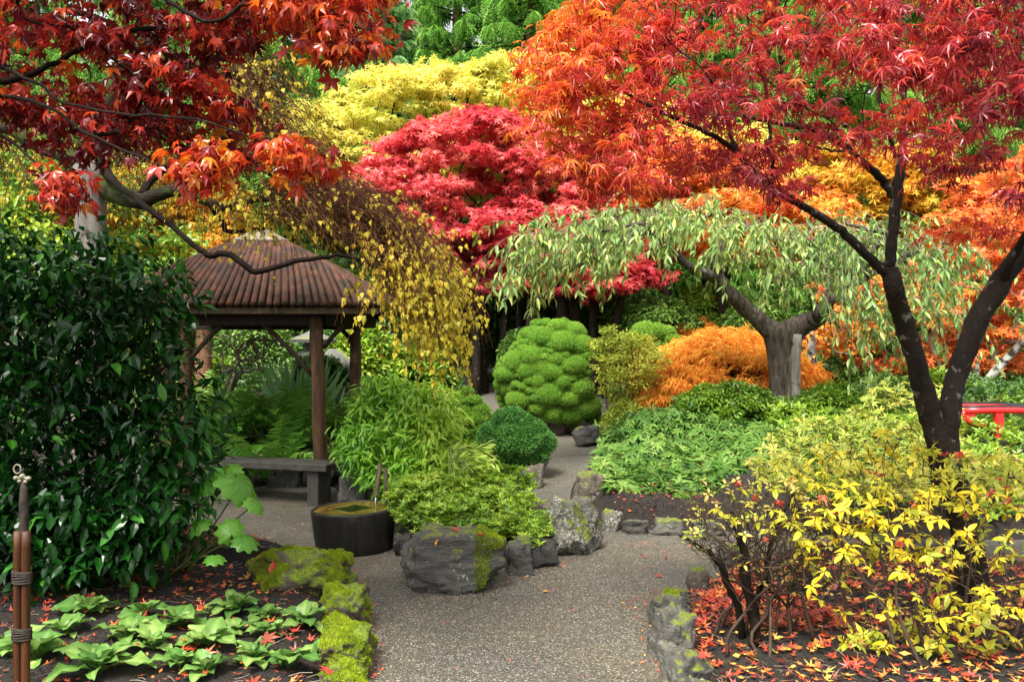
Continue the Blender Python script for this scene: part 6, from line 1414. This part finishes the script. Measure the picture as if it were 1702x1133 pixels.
# leaf colour runs over the tree from orange (left, low) to purple red (upper right)
base = .84 - .44 * np.clip((px_ - 900) / 260, 0, 1) - .14 * np.clip((px_ - 1150) / 400, 0, 1) + .16 * nz(pos, 2.2) ; base = np.where((k >= 420) & (k < 446), .78, base); base = np.where(k >= 492, .10 + .22 * (px_ < 1600), base)
T_M7B = [t_maple(7, 130, .22, .115, dr, True, s) for s, dr in ((11, .35), (12, .6), (13, .9))]
leafset(rm, T_M7B, pos, R, .076 * U(.55, 1.35, len(pos)), base + rng.normal(0, .19, len(pos)), L_MAPLE_C, 300, cell=16, lod=[t_maple(7, 130, .22, .115, dr, False, s) for s, dr in ((11, .35), (12, .6), (13, .9))])

# ---- the left maple: branches hang in from outside the frame
lt = P(-620, 1000, 4.0); lz = gz(lt[0], lt[1]); lm = thing('red_maple', 'dark red broad leaved maple with branches hanging in from the upper left', 'maple tree', [lt[0], lt[1], lz])
LD = 3.6
LL = [('trunk', [(-620, 1100, 4.0, 70), (-600, 700, 4.0, 60), (-560, 400, 3.9, 50), (-480, 200, 3.9, 42)]),
      ('limb', [(-500, 260, 3.9, 30), (-300, 200, 3.8, 22), (-100, 150, 3.7, 15), (40, 128, 3.6, 8), (110, 95, 3.6, 7), (165, 68, 3.6, 8), (225, 52, 3.6, 7), (300, 45, 3.6, 5)]),
      ('limb', [(-500, 150, 3.9, 26), (-250, 20, 3.8, 18), (0, -60, 3.6, 12), (200, -40, 3.4, 8), (340, 35, 3.3, 5), (400, 12, 3.3, 5), (470, 3, 3.3, 4), (560, 40, 3.3, 3), (620, 50, 3.2, 2)]),
      ('limb', [(-480, 300, 3.9, 24), (-250, 160, 3.6, 15), (-60, 110, 3.4, 9), (40, 130, 3.3, 5), (110, 170, 3.3, 4), (220, 190, 3.2, 3.5), (330, 200, 3.2, 3), (430, 235, 3.2, 2)]),
      ('branch', [(-100, 150, 3.7, 8), (60, 170, 3.4, 5), (160, 230, 3.3, 4), (260, 270, 3.2, 3), (330, 300, 3.2, 2)]),
      ('branch', [(-100, 160, 3.7, 8), (20, 240, 3.5, 4), (90, 300, 3.4, 3), (130, 350, 3.4, 2)])]
tips = []
for nm, l in LL:
    c, r = ptube(l, wob=.004 if nm != 'trunk' else 0)
    if nm == 'trunk': c[0, 2] = lz - .15
    r = r * (1 if nm == 'trunk' else .62)
    V, Fa = tubes(c[None], r[None], 12); part(nm, V, Fa, BARK_DK, lm, smooth=True)
    if nm != 'trunk': tips += list(c[4:])
pA = [(-250, 250), (-250, -450), (300, -500), (700, -300), (670, -20), (650, 90), (600, 70), (540, 60), (460, 70), (400, 60), (385, 110), (400, 190), (440, 230), (500, 260), (505, 290), (440, 270), (400, 290), (330, 300), (260, 275), (190, 285), (120, 260), (60, 270), (0, 250)]
cen = pads_in(pA, 520, 3.9, .8); pB = [(60, 290), (110, 290), (150, 350), (130, 390), (100, 350)]; pC = [(400, -60), (660, -60), (655, 80), (560, 100), (480, 70), (400, 60)]; pD = [(420, 240), (500, 250), (515, 285), (470, 290)]
over = np.column_stack([U(-6.5, -.9, 120), U(2.6, 8.2, 120), np.zeros(120)]); over[:, 2] = np.maximum(4.6, 1.65 + .41 * over[:, 1] + .7) + U(0, 1.2, 120)  # unseen crown pads above the frame, added to shade the camellia and shelter
allc = np.concatenate([cen, pads_in([(70, 290), (105, 290), (125, 340), (100, 350)], 5, 3.4, .1), pads_in(pC, 22, 3.2, .25), pads_in(pD, 5, 3.2, .12), pads_in([(300, 230), (390, 250), (380, 310), (330, 320)], 7, 3.2, .15), over])
(V, Fa), nodes, _ = skeleton(np.array(tips[:1] + tips), .02, allc, bias=.0, rmin=.002, rmax=.010, sag=-.02, jit=.1); part('twigs', V, Fa, BARK_DK, lm, smooth=True)
nv = len(allc) - len(over); pr_ = np.where(np.arange(len(allc)) < nv, .15, .42) * U(.7, 1.3, len(allc))
pos, R, k = pad_leaves(allc, pr_, .6, 23, .65, 1.0, (.15, 1.15))
k2 = np.repeat(np.arange(nv, len(allc)), 14); p2, R2, kk = pad_leaves(allc[nv:], pr_[nv:], .6, 22, .65, 1.0, (.15, 1.15)); pos = np.concatenate([pos, p2]); R = np.concatenate([R, R2]); k = np.concatenate([k, kk + nv])
px_, py_, dd = proj(pos); base = .27 + .18 * np.clip((px_ - 150) / 300, 0, 1) + .2 * nz(pos, 3.0) + .15 * (k >= 520) * 1.0; base = np.where((k >= 525) & (k < 547), .6, base)
T_BM = [t_maple(5, 100, .42, .30, dr, True, s) for s, dr in ((21, .3), (22, .6), (23, .9))]
leafset(lm, T_BM, pos, R, np.where(k < nv, .067, .15) * U(.55, 1.3, len(pos)), base + rng.normal(0, .24, len(pos)), L_MAPLE_R, 300, cell=16, lod=[t_maple(5, 100, .42, .30, dr, False, s) for s, dr in ((21, .3), (22, .6), (23, .9))])

# ------------------------------------------------------------------ fallen leaves
def litter(poly, n, size, tpl, rc, rn, D=None, name='fallen_leaves', label=None, z=.012, clip=True):
    w = np.array([G(*p) for p in poly])[:, :2]; q = poly_pts(w, n); q = q[~in_poly(q, PATH)] if clip else q
    h = ground_h(q[:, 0], q[:, 1]) if clip else zb(q[:, 1]); pos = np.column_stack([q, h + z + U(0, .03, len(q))]); a = U(0, 6.28, len(q)); e = 1e-2
    fwd = np.column_stack([np.cos(a), np.sin(a), rng.normal(0, .12, len(q))]); nrm = np.array([0, 0, 1.0]) + rng.normal(0, .4, (len(q), 3))
    return pos, orient(fwd, nrm), size * U(.6, 1.2, len(q)), np.clip(rc + rng.normal(0, rn, len(q)), 0, 1)
TF = t_maple(5, 105, .3, .18, -.4, side=False, seed=8); TO = t_diamond(.5, -.1)
bag = Bag()
RB = [(1110, 1000), (1190, 950), (1400, 935), (1760, 930), (1800, 1250), (1150, 1250)]
for args in [(RB, 1700, .058, TF, .45, .28), ([(1150, 1010), (1250, 1000), (1420, 1060), (1430, 1090), (1250, 1080), (1160, 1060)], 420, .062, TF, .45, .2), (RB, 900, .05, TO, .8, .2),
             ([(0, 900), (300, 880), (480, 940), (600, 1000), (600, 1250), (-80, 1250)], 560, .06, TF, .42, .25), ([(0, 880), (330, 870), (420, 960), (500, 1010), (300, 1050), (0, 960)], 650, .045, TO, .7, .25), ([(0, 1000), (600, 1000), (600, 1200), (-80, 1200)], 400, .03, TO, .55, .3),
             ([(1020, 850), (1010, 880), (1180, 890), (1200, 840), (1100, 815)], 500, .04, TO, .45, .25), ([(560, 800), (600, 790), (640, 850), (600, 850)], 90, .05, TF, .4, .2),
             ([(540, 760), (600, 760), (600, 790), (550, 790)], 50, .07, TF, .3, .1)]:
    bag.add(*inst(args[3], *litter(*args)))
V, Fa, Rn = bag.get(); o = link('fallen_leaves', make_mesh('fallen_leaves', V, Fa, L_LITTER, Rn), None, 'stuff')
bag = Bag()
for args in [([(600, 940), (1100, 940), (1100, 1133), (600, 1133)], 110, .022, TO, .6, .3), ([(640, 940), (860, 930), (1000, 910), (1000, 925), (860, 970), (700, 1000)], 160, .022, TO, .6, .25), ([(360, 820), (560, 820), (560, 940), (420, 900)], 40, .03, TO, .6, .25),
             ([(1000, 900), (1180, 900), (1180, 960), (1050, 960)], 22, .035, TF, .35, .12), ([(560, 930), (620, 960), (640, 1133), (600, 1133)], 260, .022, TO, .6, .25), ([(1040, 1000), (1100, 980), (1110, 1133), (1070, 1133)], 130, .022, TO, .5, .25)]:
    bag.add(*inst(args[3], *litter(*args, z=.004, clip=False)))
V, Fa, Rn = bag.get(); o = link('path_litter', make_mesh('path_litter', V, Fa, L_LITTER, Rn), None, 'stuff')

def crumbs(name, poly, n, smin, smax, mat):
    w = np.array([G(*p)[:2] for p in poly]); q = poly_pts(w, n); q = q[~in_poly(q, PATH)]
    tv = np.array([(1, 0, -.4), (-.5, .87, -.4), (-.5, -.87, -.4), (0, 0, .8)]); tf = np.array([(0, 1, 3), (1, 2, 3), (2, 0, 3)])
    pos = np.column_stack([q, ground_h(q[:, 0], q[:, 1])]); fwd = rng.normal(0, 1, (len(q), 3)) * [1, 1, .3]; V, Fa, Rn = inst((tv, tf), pos, orient(fwd, np.array([0, 0, 1.0]) + rng.normal(0, .3, (len(q), 3))), U(smin, smax, len(q)), U(0, 1, len(q)))
    link(name, make_mesh(name, V, Fa, mat, Rn), None, 'stuff')
crumbs('soil_crumbs', [(-40, 900), (560, 930), (600, 1200), (-80, 1200)], 9000, .004, .014, SOIL)
crumbs('soil_crumbs', [(1110, 1000), (1190, 950), (1760, 940), (1800, 1200), (1150, 1200)], 9000, .004, .014, SOIL)
crumbs('soil_crumbs', [(990, 800), (1200, 800), (1230, 880), (1010, 875)], 4000, .006, .016, SOIL)
n = 900; w = np.concatenate([poly_pts(np.array([G(*p)[:2] for p in [(-40, 900), (560, 930), (600, 1200), (-80, 1200)]]), n // 2), poly_pts(np.array([G(*p)[:2] for p in [(1130, 1000), (1190, 960), (1760, 950), (1800, 1200), (1150, 1200)]]), n // 2)])
w = w[~in_poly(w, PATH)]; p0 = np.column_stack([w, ground_h(w[:, 0], w[:, 1]) + .008]); a = U(0, 6.28, len(w)); L_ = U(.02, .12, len(w))[:, None]; p1 = p0 + np.column_stack([np.cos(a), np.sin(a), U(-.05, .15, len(w))]) * L_; pm = (p0 + p1) / 2 + rng.normal(0, .006, p0.shape)
V, Fa = tubes(np.stack([p0, pm, p1], 1), np.full((len(w), 3), .0018), 3, caps=False); link('fallen_twigs', make_mesh('fallen_twigs', V, Fa, TWIG_PALE), None, 'stuff')

# ---- ground cover on the back beds
def cover(name, poly, n, tpl, size, leaf, rc, rn, hmax, Dlim=(3, 60), lift=.3):
    q = np.array([G(*p, off=.35)[:2] for p in poly]); q = poly_pts(q, n); q = q[~in_poly(q, PATH) & (poly_dist(q, PATH) > .12)]
    pos = np.column_stack([q, ground_h(q[:, 0], q[:, 1]) + .01 + np.clip(hmax * (.4 + .6 * (.5 + .5 * plain_noise(q[:, 0], q[:, 1], 3.0))) * U(.1, 1, len(q)), 0, 9)])
    a = U(0, 6.28, len(q)); fwd = np.column_stack([np.cos(a), np.sin(a), rng.normal(lift, .3, len(q))]); nrm = np.array([0, -.2, 1.0]) + rng.normal(0, .35, (len(q), 3))
    V, Fa, Rn = inst(tpl, pos, orient(fwd, nrm), size * U(.6, 1.3, len(q)), np.clip(rc + .25 * plain_noise(q[:, 0], q[:, 1], 1.7) + rng.normal(0, rn, len(q)), 0, 1))
    link(name, make_mesh(name, V, Fa, leaf, Rn), None, 'stuff')
OV = t_whorl(t_diamond(.42, .2), 5, .5, seed=9)
cover('ground_cover', [(1270, 700), (1760, 690), (1900, 760), (1900, 850), (1330, 850), (1290, 800)], 5200, OV, .075, L_AZ, .3, .2, .22)
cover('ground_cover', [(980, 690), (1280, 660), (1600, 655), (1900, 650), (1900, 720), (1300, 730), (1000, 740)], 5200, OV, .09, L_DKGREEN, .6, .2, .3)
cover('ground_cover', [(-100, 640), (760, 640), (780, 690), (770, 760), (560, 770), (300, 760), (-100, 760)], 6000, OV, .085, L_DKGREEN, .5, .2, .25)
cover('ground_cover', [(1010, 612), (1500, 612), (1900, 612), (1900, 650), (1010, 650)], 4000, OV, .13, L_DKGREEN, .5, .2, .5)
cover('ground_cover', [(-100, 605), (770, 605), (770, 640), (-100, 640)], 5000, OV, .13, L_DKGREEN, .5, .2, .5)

# ---- single fallen leaves that lie on the rocks, the gravel and the bushes
bpy.context.view_layer.update()
dg = bpy.context.evaluated_depsgraph_get()
FL = {c: make_mesh('fallen_leaf', *t_maple(7, 125, .34, .2, -.15, True, int(c * 100)), L_LITTER, np.full(len(t_maple(7, 125, .34, .2, -.15, True, 1)[0]), c)) for c in (.2, .35, .5, .8)}
for (px, py, s, c, lb) in [(432, 930, .10, .5, 'orange red maple leaf lying on top of the big moss rock'), (452, 943, .07, .5, 'smaller orange maple leaf lower on the big moss rock'), (545, 1118, .09, .35, 'red maple leaf on the bright moss cushion at the bottom'),
        (440, 1065, .11, .2, 'crimson maple leaf between the leaf rosettes of the left bed'), (318, 1080, .09, .5, 'orange maple leaf under the spreading rosette'), (755, 882, .06, .35, 'small red leaf on the flat top of the slate boulder'),
        (800, 890, .06, .35, 'red leaf at the mossy right edge of the slate boulder'), (725, 900, .05, .8, 'pale yellow leaf on the face of the slate boulder'), (1145, 985, .05, .2, 'dark red leaf on the wet flat edging stone'),
        (1162, 1090, .06, .35, 'red leaf on the long smooth edging stone'), (1095, 960, .06, .35, 'reddish leaf lying alone on the gravel before the far kerb'), (905, 985, .05, .8, 'yellow leaf lying alone in the middle of the gravel')]:
    o = P(px, py, 1.0); dvec = unit(o - np.array([0, 0, CAMH])); ok, loc, n, *_ = scene.ray_cast(dg, Vector((0, 0, CAMH)), Vector(dvec.tolist()))
    if not ok: continue
    n = np.array(n); n = n if n @ dvec < 0 else -n; n = unit(n + [0, 0, .5]); Rm = orient(np.array([[math.cos(px), math.sin(px), 0]]), n[None])[0]
    ob = bpy.data.objects.new('fallen_leaf', FL[c]); COL.objects.link(ob); M_ = np.eye(4); M_[:3, :3] = Rm * s; M_[:3, 3] = np.array(loc) + n * .012; ob.matrix_world = Matrix(M_.tolist()); ob['label'] = lb; ob['category'] = 'leaf'; ob['group'] = 'single fallen leaves'
